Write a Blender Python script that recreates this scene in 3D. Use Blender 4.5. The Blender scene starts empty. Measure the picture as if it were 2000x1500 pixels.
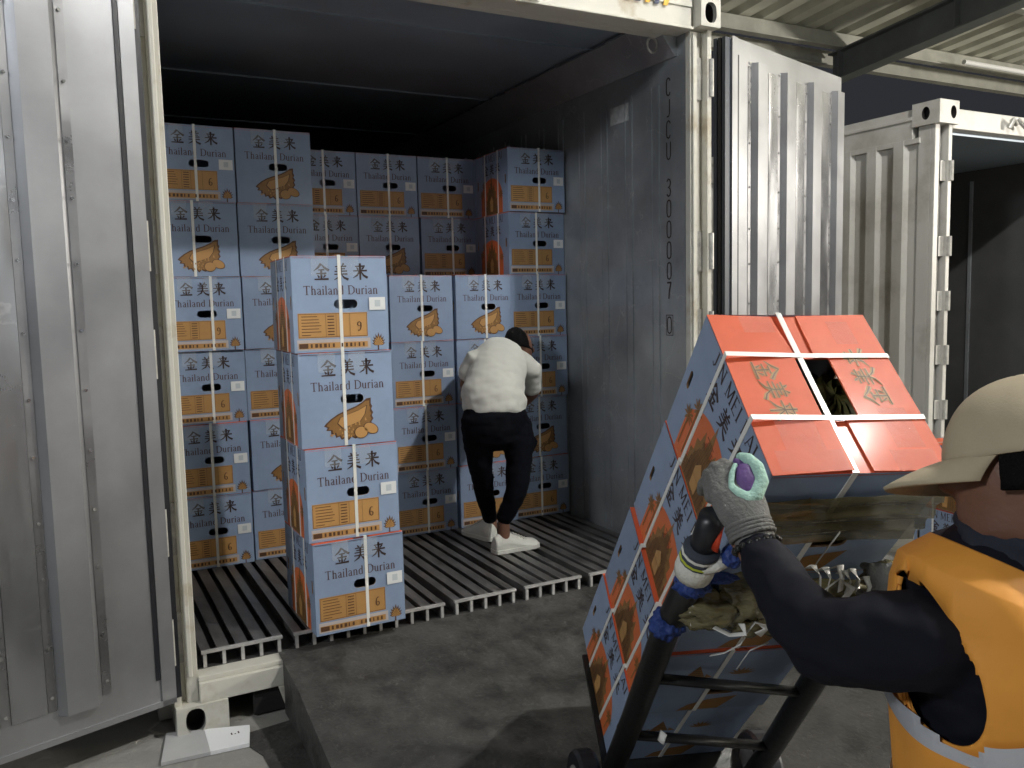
import bpy, bmesh, math, random
from mathutils import Vector, Matrix, noise
from mathutils.geometry import tessellate_polygon
random.seed(7)
sc = bpy.context.scene
col = sc.collection
V = Vector
# ---------------------------------------------------------------- camera
CAM = V((-0.3593, -3.2252, 1.2713))
F = V((0.46401882, 0.88046424, -0.09731014)); Rt = V((0.88338953, -0.46808324, -0.02282578)); Dn = V((-0.06564653, -0.07537117, -0.99499232))
FPX = 1663.1
cd = bpy.data.cameras.new('camera'); cam = bpy.data.objects.new('camera', cd); col.objects.link(cam)
m = Matrix((Rt, -Dn, -F)).transposed().to_4x4(); m.translation = CAM; cam.matrix_world = m
cd.sensor_width = 36; cd.lens = FPX/2000*36; cd.clip_start = 0.05; cd.clip_end = 300
sc.camera = cam
# ---------------------------------------------------------------- world (night), yard lamp and added fill lights
w = bpy.data.worlds.new('World'); sc.world = w; w.use_nodes = True
bg = w.node_tree.nodes['Background']; bg.inputs[0].default_value = (0.0065, 0.0068, 0.008, 1); bg.inputs[1].default_value = 1.0
def lamp(name, loc, watt, r, color):
    d = bpy.data.lights.new(name, 'POINT'); d.energy = watt; d.shadow_soft_size = r; d.color = color
    o = bpy.data.objects.new(name, d); o.location = loc; col.objects.link(o); return o
lamp('yard_lamp', (3.35, -3.15, 5.15), 740, 0.16, (1.0, 0.985, 0.96))
lamp('front_fill', (3.8, -9.5, 2.7), 45, 0.6, (0.93, 0.97, 1.0))  # added fill behind the camera, gives the left door a glow
lamp('canopy_fill', (12.0, -5.0, 2.8), 620, 0.3, (1.0, 0.94, 0.84))  # added light, brightens the underside of the canopy
lamp('left_fill', (-5.5, -3.8, 4.2), 170, 0.4, (0.92, 0.96, 1.0))  # added fill from the left for the load's side faces
sc.view_settings.view_transform = 'Standard'; sc.view_settings.look = 'None'; sc.view_settings.gamma = 1
sc.view_settings.exposure = 2.05
sc.render.engine = 'CYCLES'
# ---------------------------------------------------------------- materials
MATS = {}
def mat(name, c, rough=0.6, metal=0.0, var=0.0, vscale=8.0, bump=0.0, bscale=40.0, c2=None, stretch=(1, 1, 1), coat=0.0, spec=0.5, rvar=0.0, contrast=(0.35, 0.7), trans=0.0, alpha=1.0):
    if name in MATS: return MATS[name]
    M = bpy.data.materials.new(name); M.use_nodes = True; nt = M.node_tree; b = nt.nodes['Principled BSDF']
    b.inputs['Base Color'].default_value = (*c, 1); b.inputs['Roughness'].default_value = rough; b.inputs['Metallic'].default_value = metal
    b.inputs['Coat Weight'].default_value = coat; b.inputs['Coat Roughness'].default_value = 0.15; b.inputs['Specular IOR Level'].default_value = spec
    b.inputs['Alpha'].default_value = alpha
    tc = nt.nodes.new('ShaderNodeTexCoord'); mp = nt.nodes.new('ShaderNodeMapping'); mp.inputs['Scale'].default_value = stretch
    nt.links.new(tc.outputs['Object'], mp.inputs['Vector'])
    if var or c2 or rvar:
        n = nt.nodes.new('ShaderNodeTexNoise'); n.inputs['Scale'].default_value = vscale; n.inputs['Detail'].default_value = 7; n.inputs['Roughness'].default_value = 0.62
        nt.links.new(mp.outputs[0], n.inputs['Vector'])
        r = nt.nodes.new('ShaderNodeValToRGB'); r.color_ramp.elements[0].position = contrast[0]; r.color_ramp.elements[1].position = contrast[1]
        cc = c2 or tuple(x*(1-var) for x in c)
        r.color_ramp.elements[0].color = (*cc, 1); r.color_ramp.elements[1].color = (*c, 1)
        nt.links.new(n.outputs['Fac'], r.inputs[0]); nt.links.new(r.outputs[0], b.inputs['Base Color'])
        if rvar:
            mr = nt.nodes.new('ShaderNodeMapRange'); mr.inputs[1].default_value = 0.3; mr.inputs[2].default_value = 0.7
            mr.inputs[3].default_value = max(0.03, rough-rvar); mr.inputs[4].default_value = min(1, rough+rvar)
            nt.links.new(n.outputs['Fac'], mr.inputs[0]); nt.links.new(mr.outputs[0], b.inputs['Roughness'])
    if bump:
        n2 = nt.nodes.new('ShaderNodeTexNoise'); n2.inputs['Scale'].default_value = bscale; n2.inputs['Detail'].default_value = 4
        nt.links.new(mp.outputs[0], n2.inputs['Vector'])
        bp = nt.nodes.new('ShaderNodeBump'); bp.inputs['Strength'].default_value = bump; bp.inputs['Distance'].default_value = 0.01
        nt.links.new(n2.outputs['Fac'], bp.inputs['Height']); nt.links.new(bp.outputs[0], b.inputs['Normal'])
    MATS[name] = M; return M
BLUE = mat('carton_blue', (0.285, 0.37, 0.525), 0.45, var=0.12, vscale=9, bump=0.05, bscale=18, coat=0.12)
ORANGE = mat('carton_orange', (0.80, 0.145, 0.06), 0.5, var=0.14, vscale=7, bump=0.08, bscale=14, coat=0.06, spec=0.25)
SIDEOR = mat('print_orange', (0.72, 0.17, 0.05), 0.45, var=0.1)
TAN = mat('print_tan', (0.56, 0.30, 0.10), 0.5, var=0.1)
BROWN = mat('print_brown', (0.10, 0.045, 0.02), 0.5)
MIDBR = mat('print_mid_brown', (0.31, 0.155, 0.045), 0.5, var=0.2, vscale=30)
INK = mat('print_ink', (0.035, 0.018, 0.015), 0.5)
PALE = mat('print_pale', (0.52, 0.46, 0.44), 0.5, var=0.1)
KRAFT = mat('kraft', (0.35, 0.22, 0.12), 0.8)
STRAPW = mat('strap_white', (0.80, 0.79, 0.74), 0.35, coat=0.2, bump=0.05, bscale=120)
LABEL = mat('label_paper', (0.78, 0.79, 0.78), 0.5)
LABGR = mat('label_print', (0.55, 0.60, 0.62), 0.5)
TAPE = mat('clear_tape', (0.75, 0.8, 0.85), 0.06, bump=0.9, bscale=42, spec=1.0, alpha=0.2)
ALU = mat('door_aluminium', (0.40, 0.405, 0.42), 0.25, 0.8, var=0.28, vscale=1.7, bump=0.06, bscale=6, rvar=0.12, stretch=(1, 1, 0.55), contrast=(0.3, 0.65))
ALUB = mat('door_aluminium_bright', (0.38, 0.385, 0.40), 0.34, 0.66, var=0.22, vscale=2.0, bump=0.03, bscale=5, rvar=0.06)
ALUD = mat('door_aluminium_groove', (0.36, 0.36, 0.37), 0.30, 0.85, var=0.3, vscale=3, rvar=0.1)
WALL = mat('wall_aluminium', (0.43, 0.455, 0.475), 0.40, 0.55, var=0.35, vscale=2.2, rvar=0.12, bump=0.05, bscale=5)
CEIL = mat('ceiling_panel', (0.30, 0.36, 0.43), 0.45, 0.3, var=0.25, vscale=1.5, rvar=0.1)
FLOORM = mat('floor_aluminium', (0.30, 0.29, 0.28), 0.42, 0.7, var=0.55, vscale=5, rvar=0.1, bump=0.1, bscale=60, stretch=(3, 1, 1))
FLOORE = mat('floor_end_aluminium', (0.62, 0.61, 0.59), 0.4, 0.35, var=0.3, vscale=20)
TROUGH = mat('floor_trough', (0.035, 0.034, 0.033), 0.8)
CREAM = mat('container_paint', (0.58, 0.565, 0.50), 0.42, var=0.0, c2=(0.40, 0.34, 0.24), vscale=5.5, contrast=(0.28, 0.44), bump=0.12, bscale=30, coat=0.1)
CREAM2 = mat('grey_white_paint', (0.50, 0.49, 0.455), 0.42, c2=(0.33, 0.31, 0.27), vscale=3.2, contrast=(0.25, 0.5), bump=0.08, bscale=20)
RUBBER = mat('rubber_black', (0.012, 0.013, 0.017), 0.38)
SLATE = mat('gasket_slate', (0.045, 0.055, 0.075), 0.4)
STEELB = mat('hinge_steel', (0.55, 0.54, 0.50), 0.4, 0.3, var=0.4, vscale=25)
RAMP = mat('ramp_plate', (0.060, 0.058, 0.055), 0.62, var=0.55, vscale=7, bump=0.5, bscale=45, rvar=0.2, contrast=(0.36, 0.62))
CONC = mat('yard_concrete', (0.33, 0.32, 0.295), 0.75, var=0.42, vscale=1.6, bump=0.4, bscale=26, contrast=(0.3, 0.7))
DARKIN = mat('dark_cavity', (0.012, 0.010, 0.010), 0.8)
BLACKMET = mat('truck_black', (0.014, 0.014, 0.014), 0.36, 0.1, var=0.3, bump=0.1, bscale=60)
HAIR = mat('hair_black', (0.004, 0.0035, 0.0035), 0.8, bump=0.6, bscale=260, spec=.15)
def scuff(M, scale, col_, width, amt):
    nt = M.node_tree; b = nt.nodes['Principled BSDF']; src = b.inputs['Base Color'].links[0].from_socket
    tc = nt.nodes.new('ShaderNodeTexCoord'); n = nt.nodes.new('ShaderNodeTexNoise'); n.inputs['Scale'].default_value = scale*1.3; n.inputs['Detail'].default_value = 6
    mx = nt.nodes.new('ShaderNodeMix'); mx.data_type = 'VECTOR'; mx.inputs[0].default_value = .35
    nt.links.new(tc.outputs['Object'], n.inputs['Vector']); nt.links.new(tc.outputs['Object'], mx.inputs[4]); nt.links.new(n.outputs['Color'], mx.inputs[5])
    v = nt.nodes.new('ShaderNodeTexVoronoi'); v.feature = 'DISTANCE_TO_EDGE'; v.inputs['Scale'].default_value = scale; nt.links.new(mx.outputs[1], v.inputs['Vector'])
    mr = nt.nodes.new('ShaderNodeMapRange'); mr.inputs[1].default_value = 0; mr.inputs[2].default_value = width; mr.inputs[3].default_value = amt; mr.inputs[4].default_value = 0; nt.links.new(v.outputs['Distance'], mr.inputs[0])
    n2 = nt.nodes.new('ShaderNodeTexNoise'); n2.inputs['Scale'].default_value = scale*2.2; nt.links.new(tc.outputs['Object'], n2.inputs['Vector'])
    m2 = nt.nodes.new('ShaderNodeMath'); m2.operation = 'MULTIPLY'; nt.links.new(mr.outputs[0], m2.inputs[0])
    m3 = nt.nodes.new('ShaderNodeMapRange'); m3.inputs[1].default_value = .45; m3.inputs[2].default_value = .62; nt.links.new(n2.outputs['Fac'], m3.inputs[0]); nt.links.new(m3.outputs[0], m2.inputs[1])
    mc = nt.nodes.new('ShaderNodeMix'); mc.data_type = 'RGBA'; mc.inputs[7].default_value = (*col_, 1); nt.links.new(m2.outputs[0], mc.inputs[0]); nt.links.new(src, mc.inputs[6]); nt.links.new(mc.outputs[2], b.inputs['Base Color'])
scuff(CONC, 1.7, (.55, .53, .48), .014, .8); scuff(RAMP, 9.0, (.12, .115, .105), .035, .55); scuff(ALU, 3.0, (.62, .62, .62), .02, .6); scuff(WALL, 3.5, (.55, .55, .53), .012, .6)
def vary(M, lo, hi):     # every carton comes off the press a little different
    nt = M.node_tree; b = nt.nodes['Principled BSDF']; src = b.inputs['Base Color'].links[0].from_socket
    oi = nt.nodes.new('ShaderNodeObjectInfo'); mr = nt.nodes.new('ShaderNodeMapRange'); mr.inputs[3].default_value = lo; mr.inputs[4].default_value = hi
    hs = nt.nodes.new('ShaderNodeHueSaturation'); nt.links.new(oi.outputs['Random'], mr.inputs[0]); nt.links.new(mr.outputs[0], hs.inputs['Value']); nt.links.new(src, hs.inputs['Color']); nt.links.new(hs.outputs[0], b.inputs['Base Color'])
vary(BLUE, .86, 1.06); vary(TAN, .8, 1.05)
# ---------------------------------------------------------------- object helpers
def tag(o, label=None, cat=None, group=None, kind=None):
    if label: o['label'] = label
    if cat: o['category'] = cat
    if group: o['group'] = group
    if kind: o['kind'] = kind
    return o
def empty(name, loc=(0, 0, 0), rz=0.0, mw=None):
    o = bpy.data.objects.new(name, None); o.empty_display_size = 0.1; col.objects.link(o)
    if mw is not None: o.matrix_world = mw
    else: o.location = loc; o.rotation_euler = (0, 0, rz)
    return o
class MB:
    def __init__(s): s.v = []; s.f = []; s.mi = []; s.ms = []; s.T = Matrix.Identity(4)
    def m(s, M):
        if M not in s.ms: s.ms.append(M)
        return s.ms.index(M)
    def add(s, vs, fs, M):
        b = len(s.v); s.v += [tuple(s.T @ V(p)) for p in vs]; k = s.m(M)
        for f in fs: s.f.append([b+i for i in f]); s.mi.append(k)
    def box(s, a, b, M):
        x0, y0, z0 = a; x1, y1, z1 = b
        s.add([(x0, y0, z0), (x1, y0, z0), (x1, y1, z0), (x0, y1, z0), (x0, y0, z1), (x1, y0, z1), (x1, y1, z1), (x0, y1, z1)],
              [(0, 3, 2, 1), (4, 5, 6, 7), (0, 1, 5, 4), (1, 2, 6, 5), (2, 3, 7, 6), (3, 0, 4, 7)], M)
    def prism(s, poly, z0, z1, M, map=lambda a, b, c: (a, b, c)):
        n = len(poly); vs = [map(a, b, z0) for a, b in poly]+[map(a, b, z1) for a, b in poly]
        fs = [tuple(range(n))[::-1], tuple(range(n, 2*n))]+[(i, (i+1) % n, n+(i+1) % n, n+i) for i in range(n)]
        s.add(vs, fs, M)
    def rings(s, R, M, cap=True):
        n = len(R[0]); vs = [p for r in R for p in r]; fs = []
        for k in range(len(R)-1):
            for i in range(n): fs.append((k*n+i, k*n+(i+1) % n, (k+1)*n+(i+1) % n, (k+1)*n+i))
        if cap: fs.append(tuple(range(n))[::-1]); fs.append(tuple((len(R)-1)*n+i for i in range(n)))
        s.add(vs, fs, M)
    def tube(s, pts, r, M, n=10, rs=None, flat=1.0):
        pts = [V(p) for p in pts]; R = []; up = None
        for i, p in enumerate(pts):
            t = (pts[min(i+1, len(pts)-1)]-pts[max(i-1, 0)]).normalized()
            if up is None: up = V((0, 0, 1)) if abs(t.z) < 0.9 else V((1, 0, 0))
            a = t.cross(up).normalized(); b = a.cross(t).normalized(); up = b
            rr = rs[i] if rs else r
            R.append([tuple(p+a*math.cos(2*math.pi*k/n)*rr+b*math.sin(2*math.pi*k/n)*rr*flat) for k in range(n)])
        s.rings(R, M)
    def build(s, name, parent=None, smooth=False, bevel=0.0, auto=None):
        me = bpy.data.meshes.new(name); me.from_pydata(s.v, [], s.f)
        for M in s.ms: me.materials.append(M)
        me.polygons.foreach_set('material_index', s.mi)
        if smooth: me.polygons.foreach_set('use_smooth', [True]*len(me.polygons))
        me.update(); o = bpy.data.objects.new(name, me); col.objects.link(o)
        if parent: o.parent = parent
        if bevel:
            b = o.modifiers.new('bevel', 'BEVEL'); b.width = bevel; b.segments = 2; b.limit_method = 'ANGLE'
        return o
def Dp(x, y, d):      # point on the sight line of photo pixel x,y at distance d along the view
    return CAM+(F+Rt*((x-1000)/FPX)+Dn*((y-750)/FPX))*d
def Wy(x, y, Y):
    v = F+Rt*((x-1000)/FPX)+Dn*((y-750)/FPX); return CAM+v*((Y-CAM.y)/v.y)
def Wz(x, y, Z):
    v = F+Rt*((x-1000)/FPX)+Dn*((y-750)/FPX); return CAM+v*((Z-CAM.z)/v.z)
# ---------------------------------------------------------------- stroke lettering
def ribbon(pts, ws):
    out = []; n = len(pts); L = []; Rr = []
    for i in range(n):
        a = pts[max(0, i-1)]; b = pts[min(n-1, i+1)]
        dx, dy = b[0]-a[0], b[1]-a[1]; l = math.hypot(dx, dy) or 1; nx, ny = -dy/l, dx/l; w_ = ws[i]/2
        L.append((pts[i][0]+nx*w_, pts[i][1]+ny*w_)); Rr.append((pts[i][0]-nx*w_, pts[i][1]-ny*w_))
    for i in range(n-1): out.append([Rr[i], Rr[i+1], L[i+1], L[i]])
    return out
HZ = {
 '金': [([(.5, .98), (.3, .74), (.03, .54)], [.13, .11, .03]), ([(.5, .96), (.7, .75), (.98, .56)], [.05, .12, .14]), ([(.3, .6), (.7, .62)], [.06, .09]), ([(.18, .38), (.82, .4)], [.06, .09]), ([(.5, .6), (.5, .06)], [.12, .10]), ([(.26, .3), (.37, .13)], [.05, .12]), ([(.76, .31), (.63, .13)], [.12, .05]), ([(.06, .03), (.95, .05)], [.07, .11])],
 '美': [([(.3, 1.), (.4, .86)], [.06, .12]), ([(.7, 1.), (.58, .86)], [.12, .05]), ([(.14, .8), (.86, .82)], [.06, .09]), ([(.22, .66), (.78, .67)], [.06, .08]), ([(.1, .51), (.9, .53)], [.06, .09]), ([(.5, .82), (.5, .4)], [.11, .09]), ([(.08, .33), (.92, .35)], [.06, .09]), ([(.5, .42), (.38, .17), (.06, -.01)], [.11, .1, .03]), ([(.52, .33), (.7, .12), (.97, .0)], [.05, .11, .14])],
 '来': [([(.18, .81), (.82, .83)], [.06, .09]), ([(.28, .76), (.38, .6)], [.05, .12]), ([(.74, .77), (.6, .6)], [.12, .05]), ([(.05, .53), (.95, .55)], [.06, .1]), ([(.5, 1.), (.5, -.03)], [.13, .10]), ([(.47, .52), (.3, .26), (.03, .1)], [.1, .1, .03]), ([(.53, .52), (.72, .25), (.98, .1)], [.05, .11, .14])]}
def _v(x, y1, y0=0, w_=.13): return ([(x, y1), (x, y0)], [w_, w_])
def _s(x, y=.02, h=.12): return ([(x-h, y), (x+h, y)], [.05, .05])
LT = {
 'T': ([_v(.4, 1), ([(.03, .96), (.77, .96)], [.07, .07]), _s(.4, h=.17), ([(.05, 1), (.05, .8)], [.05, .03]), ([(.75, 1), (.75, .8)], [.05, .03])], .84),
 'h': ([_v(.15, 1), ([(.15, .52), (.3, .66), (.44, .62), (.48, .45)], [.05, .08, .1, .12]), _v(.48, .46, 0, .12), _s(.15), _s(.48)], .68),
 'a': ([([(.08, .54), (.2, .66), (.36, .62), (.4, .5)], [.1, .06, .08, .12]), _v(.4, .5, 0, .12), ([(.4, .4), (.16, .3), (.09, .15), (.2, .01), (.4, .13)], [.05, .08, .12, .09, .05]), _s(.46, h=.08)], .58),
 'i': ([_v(.15, .66), ([(.15, .94), (.15, .82)], [.13, .13]), _s(.15), ([(.04, .64), (.15, .64)], [.05, .05])], .34),
 'l': ([_v(.15, 1), _s(.15), ([(.04, .98), (.15, .98)], [.05, .05])], .34),
 'n': ([_v(.15, .66), ([(.15, .52), (.3, .66), (.44, .62), (.48, .45)], [.05, .08, .1, .12]), _v(.48, .46, 0, .12), _s(.15), _s(.48)], .68),
 'd': ([_v(.47, 1), ([(.47, .55), (.28, .67), (.1, .52), (.09, .18), (.25, .0), (.47, .1)], [.05, .07, .13, .13, .08, .05]), ([(.36, .98), (.47, .98)], [.05, .05])], .66),
 'D': ([_v(.17, 1), ([(.04, .97), (.5, .97), (.76, .72), (.76, .28), (.5, .03), (.04, .03)], [.06, .07, .14, .14, .07, .06])], .9),
 'u': ([_v(.14, .66, .15), ([(.14, .2), (.25, .02), (.45, .12)], [.12, .09, .05]), _v(.46, .66, 0, .12), ([(.03, .64), (.14, .64)], [.05, .05]), _s(.5, h=.08)], .66),
 'r': ([_v(.14, .66), ([(.14, .48), (.27, .65), (.4, .6)], [.05, .09, .13]), _s(.15)], .47),
 'J': ([([(.4, 1), (.4, .2), (.25, .0), (.06, .12)], [.14, .14, .1, .08]), _s(.4, .98)], .58), 'I': ([_v(.15, 1), _s(.15), _s(.15, .98)], .36),
 'N': ([_v(.12, 1, 0, .08), ([(.12, 1), (.62, 0)], [.14, .14]), _v(.62, 1, 0, .08), _s(.1), _s(.64, .98)], .78),
 'M': ([_v(.1, 1, 0, .08), ([(.1, 1), (.42, .1)], [.14, .12]), ([(.42, .1), (.75, 1)], [.06, .08]), _v(.76, 1, 0, .13), _s(.1), _s(.76)], .92),
 'E': ([_v(.15, 1), ([(.05, .97), (.58, .97)], [.06, .07]), ([(.15, .52), (.48, .52)], [.06, .06]), ([(.05, .03), (.6, .03)], [.06, .08])], .7),
 'L': ([_v(.15, 1), ([(.05, .03), (.58, .03)], [.06, .08]), _s(.15, .98)], .66), 'A': ([([(.38, 1), (.06, 0)], [.05, .07]), ([(.38, 1), (.7, 0)], [.12, .14]), ([(.18, .35), (.58, .35)], [.06, .06]), _s(.07), _s(.7)], .8),
 'C': ([([(.42, .82), (.36, .95), (.25, 1), (.12, .92), (.08, .75), (.08, .25), (.12, .08), (.25, 0), (.36, .05), (.42, .18)], [.09]*10)], .6),
 'U': ([([(.08, 1), (.08, .22), (.15, .05), (.26, 0), (.37, .05), (.44, .22), (.44, 1)], [.09]*7)], .6),
 '3': ([([(.08, .86), (.2, 1), (.36, .95), (.42, .78), (.36, .58), (.2, .52), (.36, .46), (.43, .25), (.36, .05), (.2, 0), (.07, .14)], [.1]*11)], .6),
 '0': ([([(.26, 1), (.12, .92), (.08, .75), (.08, .25), (.12, .08), (.26, 0), (.4, .08), (.44, .25), (.44, .75), (.4, .92), (.26, 1)], [.09]*11)], .6),
 '7': ([([(.06, .96), (.45, .96)], [.1, .1]), ([(.43, .98), (.28, .5), (.22, 0)], [.1, .1, .1])], .6),
 'j': ([([(.36, 1), (.36, .2), (.28, .03), (.12, .04)], [.09]*4)], .6),
 '6': ([([(.46, .95), (.3, 1), (.14, .82), (.08, .5), (.1, .15), (.27, 0), (.45, .12), (.47, .35), (.3, .5), (.12, .38)], [.08, .1, .12, .15, .15, .1, .12, .14, .08, .05])], .6),
 '9': ([([(.1, .05), (.26, 0), (.42, .18), (.48, .5), (.46, .85), (.29, 1), (.11, .88), (.09, .65), (.26, .5), (.44, .62)], [.08, .1, .12, .15, .15, .1, .12, .14, .08, .05])], .6)}
def letters(txt, x, y, h, emit, sp=0.0):
    for ch in txt:
        if ch == ' ': x += h*.38; continue
        st, adv = LT[ch]
        for k, (p, ws) in enumerate(st):
            for j, qd in enumerate(ribbon([(x+a*h, y+b*h) for a, b in p], [q_*h for q_ in ws])): emit(qd, k*3+j % 3)
        x += (adv+sp)*h
    return x
def width_of(txt, h, sp=0.0): return sum(h*.38 if c == ' ' else (LT[c][1]+sp)*h for c in txt)
def hanzi(ch, x, y, s_, emit, grow=1.0):
    for k, (p, ws) in enumerate(HZ[ch]):
        for j, qd in enumerate(ribbon([(x+a*s_, y+b*s_) for a, b in p], [q_*s_*grow for q_ in ws])): emit(qd, k*2+j % 2)
# ---------------------------------------------------------------- the durian carton
BW, BL, BH = 0.364, 0.43, 0.352
hw, hl = BW/2, BL/2
FACES = {'A': (V((-hw, -hl, 0)), V((1, 0, 0)), V((0, 0, 1)), V((0, -1, 0)), BW, BH), 'B': (V((hw, hl, 0)), V((-1, 0, 0)), V((0, 0, 1)), V((0, 1, 0)), BW, BH),
         'L': (V((-hw, hl, 0)), V((0, -1, 0)), V((0, 0, 1)), V((-1, 0, 0)), BL, BH), 'R': (V((hw, -hl, 0)), V((0, 1, 0)), V((0, 0, 1)), V((1, 0, 0)), BL, BH),
         'T': (V((-hw, -hl, BH)), V((1, 0, 0)), V((0, 1, 0)), V((0, 0, 1)), BW, BL)}
def plate(mb, face, outer, holes, M, off=0.0, depth=0.005):
    o_, u_, v_, n_, a_, b_ = FACES[face]
    P = lambda q_, e=0.0: o_+u_*q_[0]+v_*q_[1]+n_*(off+e)
    loops = [outer]+holes; flat = [q_ for l in loops for q_ in l]
    tris = tessellate_polygon([[V((q_[0], q_[1], 0)) for q_ in l] for l in loops])
    mb.add([P(q_) for q_ in flat], [tuple(t) for t in tris], M)
    for h_ in holes:
        n = len(h_); mb.add([P(q_) for q_ in h_]+[P(q_, -depth) for q_ in h_], [(i, (i+1) % n, n+(i+1) % n, n+i) for i in range(n)], KRAFT)
def pill(cx, cy, a, b, n=7):
    r = min(a, b)/2; out = []
    if a >= b:
        for s_, c0 in ((1, cx+a/2-r), (-1, cx-a/2+r)):
            for i in range(n): t = -math.pi/2+math.pi*i/(n-1)+(0 if s_ == 1 else math.pi); out.append((c0+r*math.cos(t), cy+r*math.sin(t)))
    else:
        for s_, c0 in ((1, cy+b/2-r), (-1, cy-b/2+r)):
            for i in range(n): t = math.pi*i/(n-1)+(0 if s_ == 1 else math.pi); out.append((cx+r*math.cos(t), c0+r*math.sin(t)))
    return out
def emitter(mb, face, M, layer=0):
    o_, u_, v_, n_, a_, b_ = FACES[face]
    def e(poly, k=0):
        off = 0.00025+layer*0.0009+(k % 8)*0.0001
        mb.add([o_+u_*p[0]+v_*p[1]+n_*off for p in poly], [tuple(range(len(poly)))], M)
    return e
def rect(x0, y0, x1, y1): return [(x0, y0), (x1, y0), (x1, y1), (x0, y1)]
def frame_lines(e, x0, y0, x1, y1, t, k=0):
    e(rect(x0, y0, x1, y0+t), k); e(rect(x0, y1-t, x1, y1), k); e(rect(x0, y0+t, x0+t, y1-t), k); e(rect(x1-t, y0+t, x1, y1-t), k)
def durian_art(mb, face, num=None):
    W_ = BW/695; ux = lambda x: (x-1075)*W_; vy = lambda y: (1395-y)*BH/695
    out = [(1248, 1240), (1262, 1222), (1300, 1190), (1350, 1160), (1400, 1140), (1480, 1112), (1530, 1085), (1560, 1062), (1592, 1058), (1590, 1100), (1600, 1120), (1592, 1140), (1606, 1165), (1595, 1185), (1606, 1210), (1590, 1230), (1596, 1250), (1560, 1285), (1520, 1320), (1470, 1345), (1440, 1330), (1420, 1352), (1400, 1330), (1370, 1345), (1355, 1320), (1330, 1328), (1322, 1300), (1296, 1300), (1295, 1275), (1262, 1272), (1272, 1252)]
    P = [(ux(a), vy(b)) for a, b in out]
    e0 = emitter(mb, face, BROWN, 0); cx = sum(p[0] for p in P)/len(P); cy = sum(p[1] for p in P)/len(P)
    def tri_e(poly, M, layer):
        o_, u_, v_, n_, a_, b_ = FACES[face]; t = tessellate_polygon([[V((p[0], p[1], 0)) for p in poly]])
        mb.add([o_+u_*p[0]+v_*p[1]+n_*(0.00025+layer*0.0009) for p in poly], [tuple(q_) for q_ in t], M)
    tri_e([(cx+(a-cx)*1.04, cy+(b-cy)*1.05) for a, b in P], BROWN, 0)
    tri_e([(cx+(a-cx)*.95, cy+(b-cy)*.93) for a, b in P], MIDBR, 0.35)
    flesh = [(1345, 1225), (1365, 1185), (1420, 1165), (1500, 1140), (1560, 1110), (1545, 1170), (1510, 1220), (1440, 1245), (1380, 1262)]
    fl = [(ux(a), vy(b)) for a, b in flesh]; fx = sum(p[0] for p in fl)/9; fy = sum(p[1] for p in fl)/9
    tri_e([(fx+(a-fx)*1.08, fy+(b-fy)*1.1) for a, b in fl], BROWN, 0.7); tri_e(fl, TAN, 1.05)
    rnd = random.Random(3); e1 = emitter(mb, face, TAN, 1); e2 = emitter(mb, face, BROWN, 2)
    for i in range(60):   # husk spikes
        a = rnd.uniform(1285, 1590); b = rnd.uniform(1200, 1330)
        if b < 1285-(a-1285)*.28 and a < 1530: continue
        if a > 1470 and b > 1250: continue
        if a+b < 1285+1240: continue
        x, y = ux(a), vy(b); e1([(x-.004, y-.003), (x+.004, y-.003), (x, y+.006)], i)
    for (sx, sy, rx, ry, rot) in ((1515, 1305, 48, 42, 0), (1590, 1280, 55, 36, -.5)):
        for M_, g, ly in ((BROWN, 1.12, 2.2), (TAN, 1.0, 2.6)):
            pol = []
            for i in range(14):
                t = i/14*2*math.pi; a = rx*g*math.cos(t); b = ry*g*math.sin(t); pol.append((ux(sx+a*math.cos(rot)-b*math.sin(rot)), vy(sy+a*math.sin(rot)*-1-b*math.cos(rot))))
            tri_e(pol, M_, ly)
def titles(mb, face):
    e = emitter(mb, face, INK, 0)
    for i, ch in enumerate('金美来'):
        hanzi(ch, BW*(.225+i*.205), BH*.755, BW*.165, e, 1.15)
    h_ = BH*.094; e2 = emitter(mb, face, mat('print_maroon', (0.07, 0.028, 0.02), 0.5), 0)
    wd = width_of('Thailand Durian', h_); letters('Thailand Durian', BW*.51-wd/2, BH*.60, h_, e2)
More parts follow.
